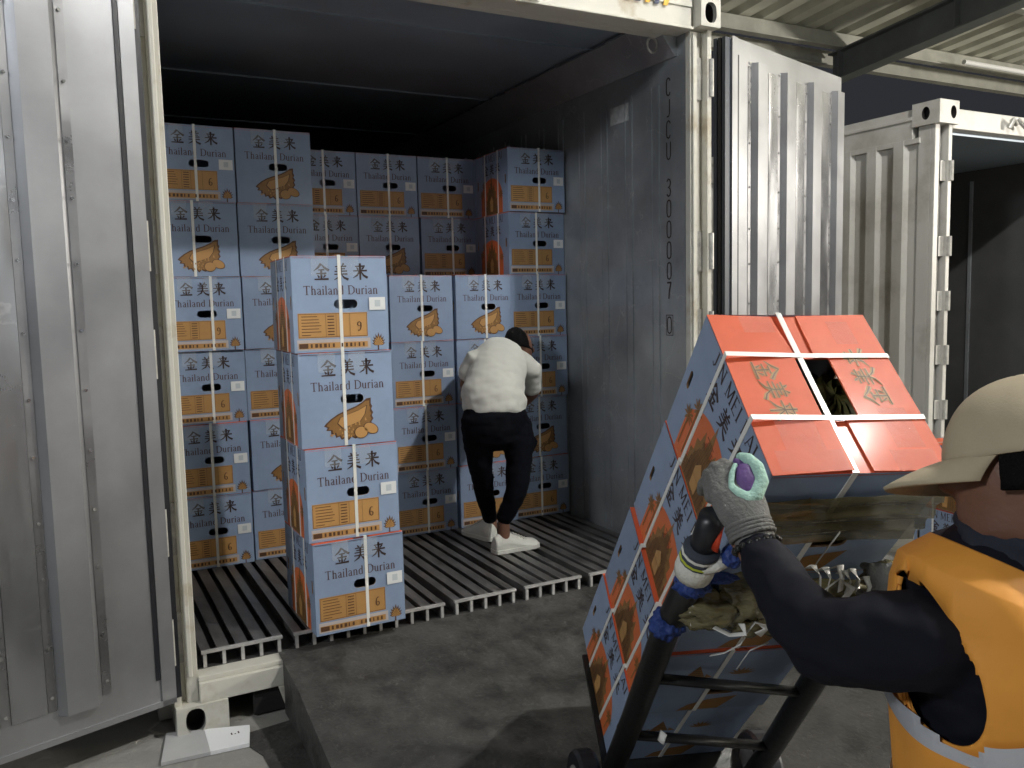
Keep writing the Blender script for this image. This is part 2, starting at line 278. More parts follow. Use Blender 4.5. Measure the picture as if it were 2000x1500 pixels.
def table_art(mb, face, digit='6'):
    e = emitter(mb, face, TAN, 0); eb = emitter(mb, face, BROWN, 1); ep = emitter(mb, face, PALE, 0); et = emitter(mb, face, TAN, 1)
    X = lambda a: a*BW; Y = lambda b: b*BH
    e(rect(X(.045), Y(.15), X(.775), Y(.41)), 0)
    frame_lines(eb, X(.05), Y(.158), X(.77), Y(.402), .0012, 1)
    for xx in (.33, .44, .585): eb(rect(X(xx), Y(.16), X(xx)+.001, Y(.4)), 2)
    rnd = random.Random(5)
    for i in range(7):
        y = .375-i*.032
        eb(rect(X(.08), Y(y)-.0012, X(rnd.uniform(.17, .29)), Y(y)+.0012), 3); eb(rect(X(.35), Y(y)-.002, X(.42), Y(y)+.0016), 3)
    letters(digit, X(.66), Y(.215), BH*.095, eb)
    ep(rect(X(.03), Y(.025), X(.80), Y(.135)), 0)
    et(rect(X(.045), Y(.04), X(.77), Y(.1)), 0)
    eb3 = emitter(mb, face, BROWN, 2)
    eb3(rect(X(.05), Y(.045), X(.14), Y(.095)), 0)
    for i in range(13):
        if i == 6: continue
        x = .165+i*.046; eb3(rect(X(x), Y(.05), X(x+rnd.uniform(.012, .03)), Y(.09)), i)
    # small leaf-like fruit emblem at the lower right corner
    el = emitter(mb, face, BROWN, 0); em = emitter(mb, face, TAN, 1)
    for k in range(-4, 5):
        t = math.radians(90-k*19); L_ = .040-.003*abs(k); cx, cy = X(.89), Y(.05); w_ = .0052
        tip = (cx+math.cos(t)*L_*1.0, cy+math.sin(t)*L_*1.25); nx, ny = -math.sin(t)*w_, math.cos(t)*w_
        md = (cx+math.cos(t)*L_*.55, cy+math.sin(t)*L_*.7)
        el([(cx, cy), (md[0]-nx, md[1]-ny), tip, (md[0]+nx, md[1]+ny)], k+4)
        em([(cx, cy), (md[0]-nx*.45, md[1]-ny*.45), ((tip[0]*3+cx)/4, (tip[1]*3+cy)/4), (md[0]+nx*.45, md[1]+ny*.45)], k+4)
    el(rect(X(.878), Y(.0), X(.892), Y(.06)), 7)
def side_art(mb, face):
    def poly(P, M, layer):
        o_, u_, v_, n_, a_, b_ = FACES[face]; t = tessellate_polygon([[V((p[0], p[1], 0)) for p in P]])
        mb.add([o_+u_*p[0]+v_*p[1]+n_*(0.00025+layer*0.0004) for p in P], [tuple(q_) for q_ in t], M)
    X = lambda a: a*BL; Y = lambda b: b*BH
    arc = []
    for i in range(25):
        t = math.pi*i/24; arc.append((X(.5)+math.cos(t)*BL*.33, Y(.26)+math.sin(t)*BH*.33))
    arc = [(X(.83), 0.001)]+arc+[(X(.17), 0.001)]
    poly(arc, SIDEOR, 0)
    tower = [(.30, 0), (.30, .12), (.34, .14), (.33, .24), (.37, .26), (.36, .36), (.40, .38), (.42, .50), (.45, .42), (.47, .40), (.48, .52), (.50, .66), (.52, .52), (.53, .40), (.55, .42), (.58, .50), (.60, .38), (.64, .36), (.63, .26), (.67, .24), (.66, .14), (.70, .12), (.70, 0)]
    poly([(X(a), Y(b)+.001) for a, b in tower], MIDBR, 1)
    e = emitter(mb, face, BROWN, 1); rnd = random.Random(11)
    for i in range(26):
        b = .02+i*.019; s_ = .19-i*.0055
        e(rect(X(.5-s_+rnd.random()*.03), Y(b), X(.5+s_-rnd.random()*.03), Y(b)+.0022), i)
    for k in range(9): e(rect(X(.33+k*.042), Y(.02), X(.33+k*.042)+.002, Y(.3-.03*abs(k-4))), 5+k % 3)
    poly([(X(.46), Y(.05)), (X(.54), Y(.05)), (X(.55), Y(.22)), (X(.5), Y(.30)), (X(.45), Y(.22))], TAN, 4)
    # palm like sprays beside the tower
    em = emitter(mb, face, MIDBR, 1)
    for cx, cy in ((.2, .36), (.27, .5), (.79, .30)):
        for k in range(9):
            t = 2*math.pi*k/9; em([(X(cx), Y(cy)), (X(cx)+math.cos(t-.25)*.016, Y(cy)+math.sin(t-.25)*.016), (X(cx)+math.cos(t)*.028, Y(cy)+math.sin(t)*.028), (X(cx)+math.cos(t+.25)*.016, Y(cy)+math.sin(t+.25)*.016)], k)
        em(rect(X(cx)-.002, Y(.08), X(cx)+.002, Y(cy)), 3)
    ei = emitter(mb, face, INK, 0); h_ = BH*.115; wd = width_of('JIN MEI LAI', h_, .05)
    letters('JIN MEI LAI', BL*.53-wd/2, BH*.86, h_, ei, .05)
    for i, ch in enumerate('金美来'): hanzi(ch, BL*(.27+i*.18), BH*.655, BL*.135, ei, 1.2)
GAP0, GAP1 = BW*.455, BW*.565      # gap between the two long top flaps
def make_carton(digit='6'):
    mb = MB(); sl_ = .035 if digit == 'P' else .008
    hole = pill(BW*.55, BH*(.50 if digit != 'P' else .335), BW*.25, BH*.095)
    for f in ('A', 'B'): plate(mb, f, rect(0, 0, BW, BH), [hole], BLUE)
    for f in ('L', 'R'): plate(mb, f, rect(0, 0, BL, BH), [pill(BL*.075, BH*.52, .016, .052), pill(BL*.925, BH*.52, .016, .052)], BLUE)
    mb.add([(-hw, -hl, 0), (hw, -hl, 0), (hw, hl, 0), (-hw, hl, 0)], [(0, 3, 2, 1)], KRAFT)
    if digit != 'P': titles(mb, 'A'); table_art(mb, 'A', digit); titles(mb, 'B'); durian_art(mb, 'B')
    else:
        for f in ('A', 'B'):
            em = emitter(mb, f, MIDBR, 0); eb = emitter(mb, f, BROWN, 1)
            em([(BW*.20, BH*.60), (BW*.36, BH*.60), (BW*.28, BH*.80)], 0); em([(BW*.15, BH*.60), (BW*.2, BH*.60), (BW*.2, BH*.66)], 1); em([(BW*.36, BH*.60), (BW*.42, BH*.60), (BW*.36, BH*.66)], 2)
            for k in range(5): eb(rect(BW*(.2+.016*k), BH*(.61+.035*k), BW*(.36-.016*k), BH*(.617+.035*k)), k)
            for k in range(7): t = math.radians(20+k*23); em([(BW*.62, BH*.62), (BW*.62+math.cos(t-.2)*.022, BH*.62+math.sin(t-.2)*.022), (BW*.62+math.cos(t)*.042, BH*.62+math.sin(t)*.042), (BW*.62+math.cos(t+.2)*.022, BH*.62+math.sin(t+.2)*.022)], k)
            em([(BW*.3, BH*.02), (BW*.62, BH*.02), (BW*.72, BH*.24), (BW*.5, BH*.20), (BW*.36, BH*.12)], 3)
    side_art(mb, 'L'); side_art(mb, 'R')
    # inner end flaps and outer long flaps with a cut-out window
    for s_ in (-1, 1): mb.box((-hw+.004, min(s_*hl, s_*.085), BH-.0075), (hw-.004, max(s_*hl, s_*.085)-(0 if s_ < 0 else 0), BH-.0045), ORANGE)
    t0, t1 = BH-.003, BH+.001
    def flap(poly, dz=0.0, sl=0.0):
        n = len(poly); vs = []
        for z in (t0, t1):
            for a, b in poly: vs.append((a-hw, b-hl, z+dz+sl*abs((hw if sl else 0)-(a-hw))*1.0))
        fs = [(i, (i+1) % n, n+(i+1) % n, n+i) for i in range(n)]
        tr = tessellate_polygon([[V((a, b, 0)) for a, b in poly]])
        fs += [tuple(t) for t in tr]+[tuple(n+i for i in t[::-1]) for t in tr]
        mb.add(vs, fs, ORANGE)
    cw = .030
    ya, yb = BL*.30, BL*.695
    flap([(0, 0), (GAP0-.004, .004), (GAP0, ya), (GAP0-cw, ya+.006), (GAP0-cw, yb-.004), (GAP0, yb), (GAP0-.004, BL-.004), (0, BL)])
    flap([(BW, 0), (GAP1+.02, .012), (GAP1+.006, ya), (GAP1+.010, ya+.004), (GAP1+.010, yb-.004), (GAP1, yb), (GAP1-.002, BL-.004), (BW, BL)], 0.0, sl_)
    FT = FACES['T']
    for side in (0, 1):
        for M_, grow, ly in ((TAN, 1.5, .3), (BROWN, .45, 1.25)):
            for i, ch in enumerate('金美来'):
                def e(qd, k, side=side, i=i, ly=ly, M_=M_):
                    vs = []
                    for a, b in qd:      # glyph local a right, b up
                        if side == 0: x = BW*.135+b; y = BL*(.625-i*.125)-a
                        else: x = BW*.865-b; y = BL*(.33+i*.125)+a
                        sl = sl_*abs(hw-(x-hw)) if side else 0
                        vs.append((x-hw, y-hl, BH+.0012+ly*.0008+(k % 8)*.00009+sl))
                    mb.add(vs, [tuple(range(len(vs)))], M_)
                hanzi(ch, 0, 0, BW*.15, e, grow)
    return mb
def strap_mb(kind, off):
    mb = MB(); e = .0016; w_ = .0062
    if kind == 'long':
        x0, x1 = off-w_, off+w_
        mb.box((x0, -hl-e, 0), (x1, -hl-.0003, BH+.004), STRAPW); mb.box((x0, hl+.0003, 0), (x1, hl+e, BH+.004), STRAPW)
        mb.box((x0, -hl-e, BH+.004), (x1, hl+e, BH+.0052), STRAPW)
    else:
        y0, y1 = off-w_, off+w_; zt = BH+.0056; s_ = .0135 if kind == 'crossP' else .0075
        mb.box((-hw-e, y0, 0), (-hw-.0003, y1, BH+.004), STRAPW); mb.box((hw+.0003, y0, 0), (hw+e, y1, BH+s_), STRAPW)
        mb.add([(-hw-e, y0, BH+.004), (-hw-e, y1, BH+.004), (0, y0, zt), (0, y1, zt), (hw+e, y0, BH+s_), (hw+e, y1, BH+s_)], [(0, 2, 3, 1), (2, 4, 5, 3)], STRAPW)
    return mb
PROTO = {}
CARTONS = []
def carton(label, M4, kind='A', digit='6', group='durian cartons stacked in the open container', strapx=0.0, lab=True, tape=True, name='durian_carton', art=True):
    """kind A shows the printed table on its -Y end, kind B the fruit drawing"""
    key = digit
    if key not in PROTO:
        PROTO[key] = {'body': make_carton(digit).build('carton_body').data, 'long': None}
        bpy.data.objects.remove([o for o in col.objects if o.data == PROTO[key]['body']][0])
    if 'S1' not in PROTO:
        for k_, mb_ in (('S0', strap_mb('long', 0)), ('S1', strap_mb('cross', -.085)), ('S2', strap_mb('cross', .085)), ('S1P', strap_mb('crossP', -.085)), ('S2P', strap_mb('crossP', .085))):
            o = mb_.build('strap'); PROTO[k_] = o.data; bpy.data.objects.remove(o)
        mb_ = MB(); X = lambda a: a*BW-hw
        mb_.box((X(.80), -hl-.0034, BH*.43), (X(.975), -hl-.0028, BH*.565), LABEL); mb_.box((X(.86), -hl-.0037, BH*.465), (X(.92), -hl-.0035, BH*.535), LABGR)
        o = mb_.build('label_sticker'); PROTO['lab'] = o.data; bpy.data.objects.remove(o)
        for ti, a in enumerate((.52, .20)):
            mb_ = MB(); vs = []; fs = []
            for j in range(7):
                for i in range(5):
                    vs.append((X(a+i*.045), -hl-.0026-.0006*random.random(), BH+.001-j*.012))
            for j in range(6):
                for i in range(4): fs.append((j*5+i, (j+1)*5+i, (j+1)*5+i+1, j*5+i+1))
            mb_.add(vs, fs, TAPE)
            o = mb_.build('clear_tape', smooth=True); PROTO['tape%d' % ti] = o.data; bpy.data.objects.remove(o)
    root = empty(name, mw=M4 if kind == 'A' else M4 @ Matrix.Rotation(math.pi, 4, 'Z'))
    tag(root, label, 'box', group)
    def part(nm, me, loc=(0, 0, 0), rz=0):
        o = bpy.data.objects.new(nm, me); col.objects.link(o); o.parent = root; o.location = loc; o.rotation_euler = (0, 0, rz); return o
    part('carton_body', PROTO[key]['body']); s_ = 1 if kind == 'A' else -1
    part('strap', PROTO['S0'], (strapx*s_, 0, 0)); part('strap', PROTO['S1P' if digit == 'P' else 'S1']); part('strap', PROTO['S2P' if digit == 'P' else 'S2'])
    if lab and kind == 'A': part('label_sticker', PROTO['lab'])
    if tape:
        for ti in (0, 1): part('clear_tape', PROTO['tape%d' % ti], rz=0 if kind == 'A' else math.pi)
    CARTONS.append(root); return root
def MT(x, y, z, rz=0.0): return Matrix.Translation((x, y, z)) @ Matrix.Rotation(rz, 4, 'Z')
# ---------------------------------------------------------------- ground, ramp
def grid_ground():
    mb = MB(); vs = []; fs = []; n = 60
    xs = [-40+80*i/n for i in range(n+1)]; 
    for y in xs:
        for x in xs: vs.append((x+2, y+2, -.27))
    for j in range(n):
        for i in range(n): fs.append((j*(n+1)+i, j*(n+1)+i+1, (j+1)*(n+1)+i+1, (j+1)*(n+1)+i))
    mb.add(vs, fs, CONC); return mb.build('ground')
tag(grid_ground(), kind='structure')
mb = MB()
for (x0, y0, z0, x1, y1, z1) in ((.30, .014, -.0585, .30, -.30, -.085), (.30, -.30, -.085, .24, -1.9, -.262)):
    mb.add([(x0, y0, z0), (2.36, y0, z0), (2.42, y1, z1), (x1, y1, z1)], [(0, 3, 2, 1)], RAMP)
mb.add([(.30, -.064, -.065), (.30, -.30, -.085), (.24, -1.9, -.262), (.24, -1.9, -.268), (.30, -.30, -.268), (.30, -.064, -.268)], [(0, 1, 2, 3, 4, 5)], RAMP)
mb.add([(2.36, .014, -.0585), (2.42, -.30, -.085), (2.42, -1.9, -.262), (2.42, -1.9, -.268), (2.42, -.30, -.268), (2.36, .014, -.268)], [(5, 4, 3, 2, 1, 0)], RAMP)
tag(mb.build('ramp'), kind='structure')
mb = MB(); mb.prism([(.10, -.16), (.16, -.34), (.17, -.62), (.30, -1.1), (.2, -2.4), (1.6, -3.0), (1.9, -1.2), (1.2, -.4), (.6, -.1)][::-1], -.2695, -.2655, RAMP); tag(mb.build('dark_ground_patch'), kind='structure')  # thin dark polygon in the ramp colour, laid over the concrete
# ---------------------------------------------------------------- shipping container
WI, HO, LC = 2.29, 2.488, 12.0
PW = 0.115
box_ = empty('shipping_container', (WI/2, 0, -.27))
tag(box_, 'cream refrigerated container with both aluminium lined doors open, loaded with blue durian cartons', 'shipping container')
def cpart(mb, name, parent=box_, **k):
    mb.T = Matrix.Identity(4); o = mb.build(name, parent, **k); o.matrix_parent_inverse = Matrix.Translation((-WI/2, 0, .27)) if parent == box_ else Matrix.Identity(4); return o
def sub(mb, name, par, **k):
    o = mb.build(name, par, **k); return o
# floor: T bars with a lighter sawn end, in groups of five joined by a flange
mb = MB(); pitch = .0685; x = .035; i = 0
while x < WI-.03:
    mb.box((x-.0035, .03, -.062), (x+.0035, 8, -.006), FLOORM)
    if i % 5 == 4: a, b = .0225, .012
    elif i % 5 == 0: a, b = .012, .0225
    else: a = b = .0225
    mb.box((x-a, .035, -.006), (x+b, 8, 0), FLOORM)
    mb.box((x-.006, .022, -.062), (x+.006, .030, -.006), FLOORE)
    x += pitch; i += 1
nb = i
for g in range(0, nb, 5):
    a = .035+g*pitch-.012; b = .035+min(g+4, nb-1)*pitch+.012
    mb.box((a, .018, -.009), (b, .034, .0008), FLOORE)
cpart(mb, 'floor_grating')
mb = MB(); mb.box((0, .03, -.075), (WI, LC, -.063), TROUGH); cpart(mb, 'floor_trough')
mb = MB(); mb.box((WI, .0, -.07), (WI+.06, LC, 2.56), WALL)
for k in range(20):
    y = .205+k*.223; mb.box((WI-.007, y-.009, .0), (WI+.001, y+.009, 2.30), WALL)
    mb.box((WI-.0035, y+.05, 0), (WI+.001, y+.055, 2.30), WALL)
cpart(mb, 'side_wall')
mb = MB(); mb.box((-.06, .0, -.07), (0, LC, 2.56), WALL); cpart(mb, 'side_wall')
mb = MB(); mb.prism([(WI-.001, 2.40), (WI-.012, 2.40), (WI-.13, 2.545), (WI-.001, 2.545)], 0.06, LC-.01, WALL, lambda a, b, c: (a, c, b))
mb.prism([(WI-.13, 2.545), (WI-.145, 2.54), (WI-.145, 2.55)], 0.06, LC-.01, ALU, lambda a, b, c: (a, c, b))
cpart(mb, 'cove_panel')
mb = MB(); mb.box((-.06, 0.0, 2.56), (WI+.06, LC, 2.62), CEIL)
for k in range(9): mb.box((0, .6+k*1.2, 2.552), (WI, .62+k*1.2, 2.561), CEIL)
cpart(mb, 'ceiling')
mb = MB(); mb.box((0, LC, -.07), (WI, LC+.05, 2.56), WALL); cpart(mb, 'end_wall')
# rear frame
def post(x0, x1, s_):     # s_ +1: outer side is x1
    mb = MB(); inner = x0 if s_ > 0 else x1
    fi = (x0, x0+.042) if s_ > 0 else (x1-.042, x1)
    fo = (x1-.026, x1) if s_ > 0 else (x0, x0+.026)
    mid = (fi[1], fo[0]) if s_ > 0 else (fo[1], fi[0])
    mb.box((fi[0], -.035, -.16), (fi[1], .0, HO), CREAM); mb.box((fi[0]+.008, -.047, -.06), (fi[1]-.018, -.035, HO-.01), CREAM)
    mb.box((mid[0], -.006, -.16), (mid[1], .02, 2.50), CREAM); mb.box((fo[0], -.05, -.16), (fo[1], .02, 2.50), CREAM)
    o = cpart(mb, 'corner_post', bevel=.003)
    hx = (fo[0]+fo[1])/2+.012*s_
    for z in (.02, .42, 1.05, 1.42, 2.22):
        hx = (fo[0]+fo[1])/2+.010*s_
        h = MB(); h.tube([(hx, -.050, z-.02), (hx, -.050, z+.15)], .0135, STEELB, 12); h.box((min(mid)+.006, -.016, z-.03), (max(mid)+.004, -.007, z+.16), STEELB)
        q = sub(h, 'hinge', o)
    return o
post(-.088, 0, -1); post(WI, WI+PW, 1)
mb = MB(); mb.box((0, -.045, HO), (WI, .06, 2.60), CREAM); mb.box((0, -.062, HO), (WI, -.045, HO+.012), CREAM); mb.box((-.02, .06, HO), (WI+.02, .12, 2.56), CREAM)
mb.box((.0, -.052, 2.588), (WI, .06, 2.626), CREAM)
hdr = cpart(mb, 'header', bevel=.003)
mb = MB()
NAVY = mat('stripe_navy', (0.02, 0.03, 0.07), 0.5); YEL = mat('stripe_yellow', (0.72, 0.42, 0.05), 0.5)
for k in range(11):
    xx = 1.62+k*.05
    mb.prism([(xx, 2.575), (xx+.025, 2.575), (xx+.045, 2.624), (xx+.02, 2.624)], -.0555, -.0525, NAVY if k % 2 else YEL, lambda a, b, c: (a, c, b))
sub(mb, 'warning_stripe', hdr)
# lock bracket on the header
mb = MB(); mb.box((1.40, -.075, 2.50), (1.415, -.062, 2.585), STEELB); mb.tube([(1.43, -.10, 2.52), (1.47, -.10, 2.53), (1.50, -.09, 2.56)], .014, STEELB); mb.tube([(1.43, -.06, 2.56), (1.50, -.11, 2.54)], .008, STEELB)
sub(mb, 'lock_cam', hdr)
# sill with forklift style cut below
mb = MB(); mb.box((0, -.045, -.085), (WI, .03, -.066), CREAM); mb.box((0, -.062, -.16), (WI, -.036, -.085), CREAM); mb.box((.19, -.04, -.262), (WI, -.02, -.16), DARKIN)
mb.prism([(.28, -.16), (.345, -.16), (.345, -.262), (.31, -.262)], -.07, -.04, CREAM, lambda a, b, c: (a, c, b))
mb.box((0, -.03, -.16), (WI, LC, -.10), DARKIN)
cpart(mb, 'door_sill', bevel=.003)
def casting(x0, x1, z0, z1, holeface='y', y0=-.075, y1=.10, mirror=1, hx=None):
    mb = MB()
    def ringface(u0, u1, v0, v1, hu, hv, ru, rv, mapf, dep):
        outer = [(u0, v0), (u1, v0), (u1, v1), (u0, v1)]; hole = []
        for i in range(20):
            t = 2*math.pi*i/20; hole.append((hu+ru*math.copysign(abs(math.cos(t))**.8, math.cos(t)), hv+rv*math.copysign(abs(math.sin(t))**.8, math.sin(t))))
        tr = tessellate_polygon([[V((a, b, 0)) for a, b in outer], [V((a, b, 0)) for a, b in hole]])
        mb.add([mapf(a, b, 0) for a, b in outer+hole], [tuple(t) for t in tr], CREAM)
        mb.add([mapf(a, b, 0) for a, b in hole]+[mapf(a, b, dep*.3) for a, b in hole], [(i, (i+1) % 20, 20+(i+1) % 20, 20+i) for i in range(20)], STEELB)
        mb.add([mapf(a*1, b, dep*.3) for a, b in hole]+[mapf(a, b, dep) for a, b in hole], [(i, (i+1) % 20, 20+(i+1) % 20, 20+i) for i in range(20)], DARKIN)
        mb.add([mapf(a, b, dep) for a, b in hole], [tuple(range(20))], DARKIN)
    ringface(x0, x1, z0, z1, hx or (x0+x1)/2, (z0+z1)/2, .034, .046, lambda a, b, c: (a, y0+c, b), .08)
    # other faces
    for f in ([(x0, y0, z0), (x0, y1, z0), (x0, y1, z1), (x0, y0, z1)], [(x1, y0, z0), (x1, y0, z1), (x1, y1, z1), (x1, y1, z0)], [(x0, y0, z1), (x0, y1, z1), (x1, y1, z1), (x1, y0, z1)], [(x0, y0, z0), (x1, y0, z0), (x1, y1, z0), (x0, y1, z0)], [(x0, y1, z0), (x1, y1, z0), (x1, y1, z1), (x0, y1, z1)]):
        mb.add(f, [(0, 1, 2, 3)], CREAM)
    return mb
cpart(casting(-.084, .095, -.268, -.158, hx=-.02), 'corner_casting')
cpart(casting(WI+.02, WI+PW+.02, 2.502, 2.626, y0=-.09), 'corner_casting')
cpart(casting(-PW-.02, -.02, 2.502, 2.626, y0=-.09), 'corner_casting')
cpart(casting(WI-.06, WI+PW, -.268, -.158), 'corner_casting')
mb = MB(); mb.box((WI+.062, .1, -.262), (WI+.13, LC, 2.6), CREAM2); mb.box((-.13, .1, -.262), (-.062, LC, 2.6), CREAM2); mb.box((-.12, .1, 2.621), (WI+.12, LC, 2.64), CREAM2)
cpart(mb, 'outer_cladding')
# container number stencilled down the inner right wall
mb = MB()
zc = {0: 2.29, 1: 2.19, 2: 2.095, 3: 2.0}
def wall_char(ch, ztop, h_, y0=.145):
    def e(qd, k): mb.add([(WI-.0012-(k % 8)*.0002, y0-a, b) for a, b in qd], [tuple(range(len(qd)))], INK)
    letters(ch, 0.0, ztop-h_, h_, e)
for ch, z in (('C', 2.315), ('j', 2.215), ('C', 2.115), ('U', 2.015), ('3', 1.84), ('0', 1.74), ('0', 1.64), ('0', 1.54), ('0', 1.44), ('7', 1.345), ('0', 1.175)): wall_char(ch, z, .082)
def e(qd, k=0): mb.add([(WI-.0012, a, b) for a, b in qd], [tuple(range(len(qd)))], INK)
frame_lines(e, .095, 1.083, .15, 1.185, .0035)
sub(mb, 'container_number', box_).matrix_parent_inverse = Matrix.Translation((-WI/2, 0, .27))
mb = MB(); mb.box((WI-.003, .45, 2.18), (WI-.0005, .61, 2.27), mat('placard_grey', (.5, .52, .52), .4, var=.3, vscale=40)); cpart(mb, 'placard')
mb = MB(); mb.tube([(WI-.10+math.cos(t)*.028, .12, 2.455+math.sin(t)*.034) for t in [i*math.pi/6 for i in range(13)]], .006, STEELB); cpart(mb, 'lashing_ring')
# doors
def door(name, hinge, ang, width, start, z0, z1, flip, flats, ribz, seed):
    """local x runs from the hinge edge outward, local -y is the lined inner face"""
    M4 = Matrix.Translation(hinge) @ Matrix.Rotation(ang, 4, 'Z')
    if flip: M4 = M4 @ Matrix.Scale(-1, 4, V((0, 1, 0)))
    rnd = random.Random(seed)
    mb = MB(); mb.T = M4
    mb.box((start, 0, z0), (start+width, .012, z1), ALUB); mb.box((start, .012, z0+.002), (start+width-.002, .075, z1-.002), CREAM2)
    mb.box((start-.0, -.006, z0), (start+.05, 0, z1), ALUB); mb.box((start, -.006, z0), (start+width, 0, z0+.02), ALUB)
    b = mb.build('container_door', box_); b.matrix_parent_inverse = Matrix.Translation((-WI/2, 0, .27))
    g = MB(); g.T = M4
    gw = .05 if not flip else .022
    for a in range(3): g.box((start-gw, .004+a*.024, z0+.01), (start-.002, .022+a*.024, z1-.01), RUBBER if a % 2 or flip else SLATE)
    g.box((start+.052, -.004, z0+.1), (start+.066, 0, z1-.08), RUBBER)
    sub(g, 'gasket', b)
    zr0, zr1 = ribz
    for k, (a0, a1) in enumerate(flats):
        r = MB(); r.T = M4
        if a1 > start+width-.005: a1 = start+width-.005
        # raised flat rib with sloped flanks and a slot down either side
        prof = [(a0-.022, 0), (a0, -.030), (a1, -.030), (a1+.022, 0)]
        r.prism([(p[0], p[1]) for p in prof], zr0, zr1, ALUB, lambda u, v_, c: (u, v_, c))
        r.box((a0-.052, -.0025, zr0+.02), (a0-.024, 0.0, zr1-.02), ALUD)
        r.box((a1+.024, -.0025, zr0+.02), (a1+.05, 0.0, zr1-.02), ALUD)
        o = sub(r, 'lining_rib', b)
        n1 = flats[k+1][0] if k+1 < len(flats) else start+width
        sh = MB(); sh.T = M4
        x0, x1 = a1+.052, n1-.054
        if x1-x0 > .03:
            vs = []; fs = []; nx, nz = 6, 60
            for j in range(nz+1):
                for i in range(nx+1):
                    u = x0+(x1-x0)*i/nx; z = zr0+.02+(zr1-zr0-.04)*j/nz
                    d = noise.noise(V((u*6+seed, z*3.2, k*3.1)))*.0035*(1.0 if 0 < i < nx else 0)
                    vs.append((u, -.005-d, z))
            for j in range(nz):
                for i in range(nx): q0 = j*(nx+1)+i; fs.append((q0, q0+1, q0+nx+2, q0+nx+1))
            sh.add(vs, fs, ALU); sub(sh, 'lining_sheet', b, smooth=True)
        rv = MB(); rv.T = M4
        for z in [zr0+.05+j*.2 for j in range(int((zr1-zr0)/.2)+1)]:
            for xx in (a0-.038, a1+.037):
                zz = z+rnd.uniform(-.02, .02)
                if xx > start+width-.02: continue
                rv.prism([(xx+.0055*math.cos(t*math.pi/4), zz+.0055*math.sin(t*math.pi/4)) for t in range(8)], -.008, -.002, mat('rivet_steel', (.85, .85, .85), .18, 1.0), lambda u, v_, c: (u, c, v_))
        sub(rv, 'rivet', b)['kind'] = 'stuff'
    return b
th = math.radians(17.4)
door('left', (-.08, -.06, 0), math.pi+th, 1.16, 0.0, -.131, 2.50, True, [(.27, .365), (.575, .67), (.88, .975)], (-.04, 2.4), 2)
door('right', (2.42, 0, 0), math.radians(17), 1.23, .22, -.13, 2.535, False, [(.43, .53), (.735, .835), (1.04, 1.14), (1.345, 1.43)], (-.02, 2.44), 5)
# bigger dark gasket bundle on the edge of the right door
# ---------------------------------------------------------------- neighbouring container
n_ = empty('shipping_container', (6.3, .75, -.27)); tag(n_, 'off white corrugated side container with an open dark doorway, under the canopy roof', 'shipping container')
def npart(mb, name, **k):
    o = mb.build(name, n_, **k); o.matrix_parent_inverse = Matrix.Translation((-6.3, -.75, .27)); return o
x2, y2 = 5.15, .79
mb = MB(); prof = []; y = y2+.14
pts = [(x2+.012, y2+.10)]
while y < 12.5:
    pts += [(x2+.012, y), (x2+.012, y+.06), (x2-.02+.0, y+.085), (x2-.02, y+.17), (x2+.012, y+.195)]; y += .235
nP = len(pts); vs = [(a, b, -.1) for a, b in pts]+[(a, b, 2.36) for a, b in pts]
mb.add(vs, [(i, i+1, nP+i+1, nP+i) for i in range(nP-1)], CREAM2)
npart(mb, 'side_wall')
mb = MB(); mb.box((x2-.012, y2+.16, 2.36), (x2+.05, 12.6, 2.50), CREAM2); mb.box((x2-.022, y2+.16, 2.49), (x2+.05, 12.6, 2.515), CREAM2); mb.box((x2-.012, y2+.16, -.25), (x2+.05, 12.6, -.1), CREAM2); mb.box((x2-.018, y2+.1, 2.325), (x2+.03, 12.6, 2.362), CREAM2); npart(mb, 'side_rail', bevel=.004)
mb = MB(); mb.box((x2, y2+.02, -.15), (x2+.11, y2+.12, 2.44), CREAM2); mb.box((x2+.0, y2-.015, -.15), (x2+.05, y2+.02, 2.44), CREAM2); mb.box((x2+.125, y2-.03, -.15), (x2+.165, y2+.05, 2.44), CREAM2)
mb.box((x2+.052, y2-.01, -.1), (x2+.06, y2+.015, 2.4), RUBBER)
npart(mb, 'corner_post', bevel=.004)
mb = MB()
for z in (-.05, .34, .74, 1.13, 1.52, 2.05):
    mb = MB(); mb.tube([(x2+.148, y2-.034, z), (x2+.148, y2-.034, z+.14)], .021, STEELB, 12); mb.box((x2+.075, y2-.008, z), (x2+.14, y2+.004, z+.14), CREAM2); npart(mb, 'hinge')
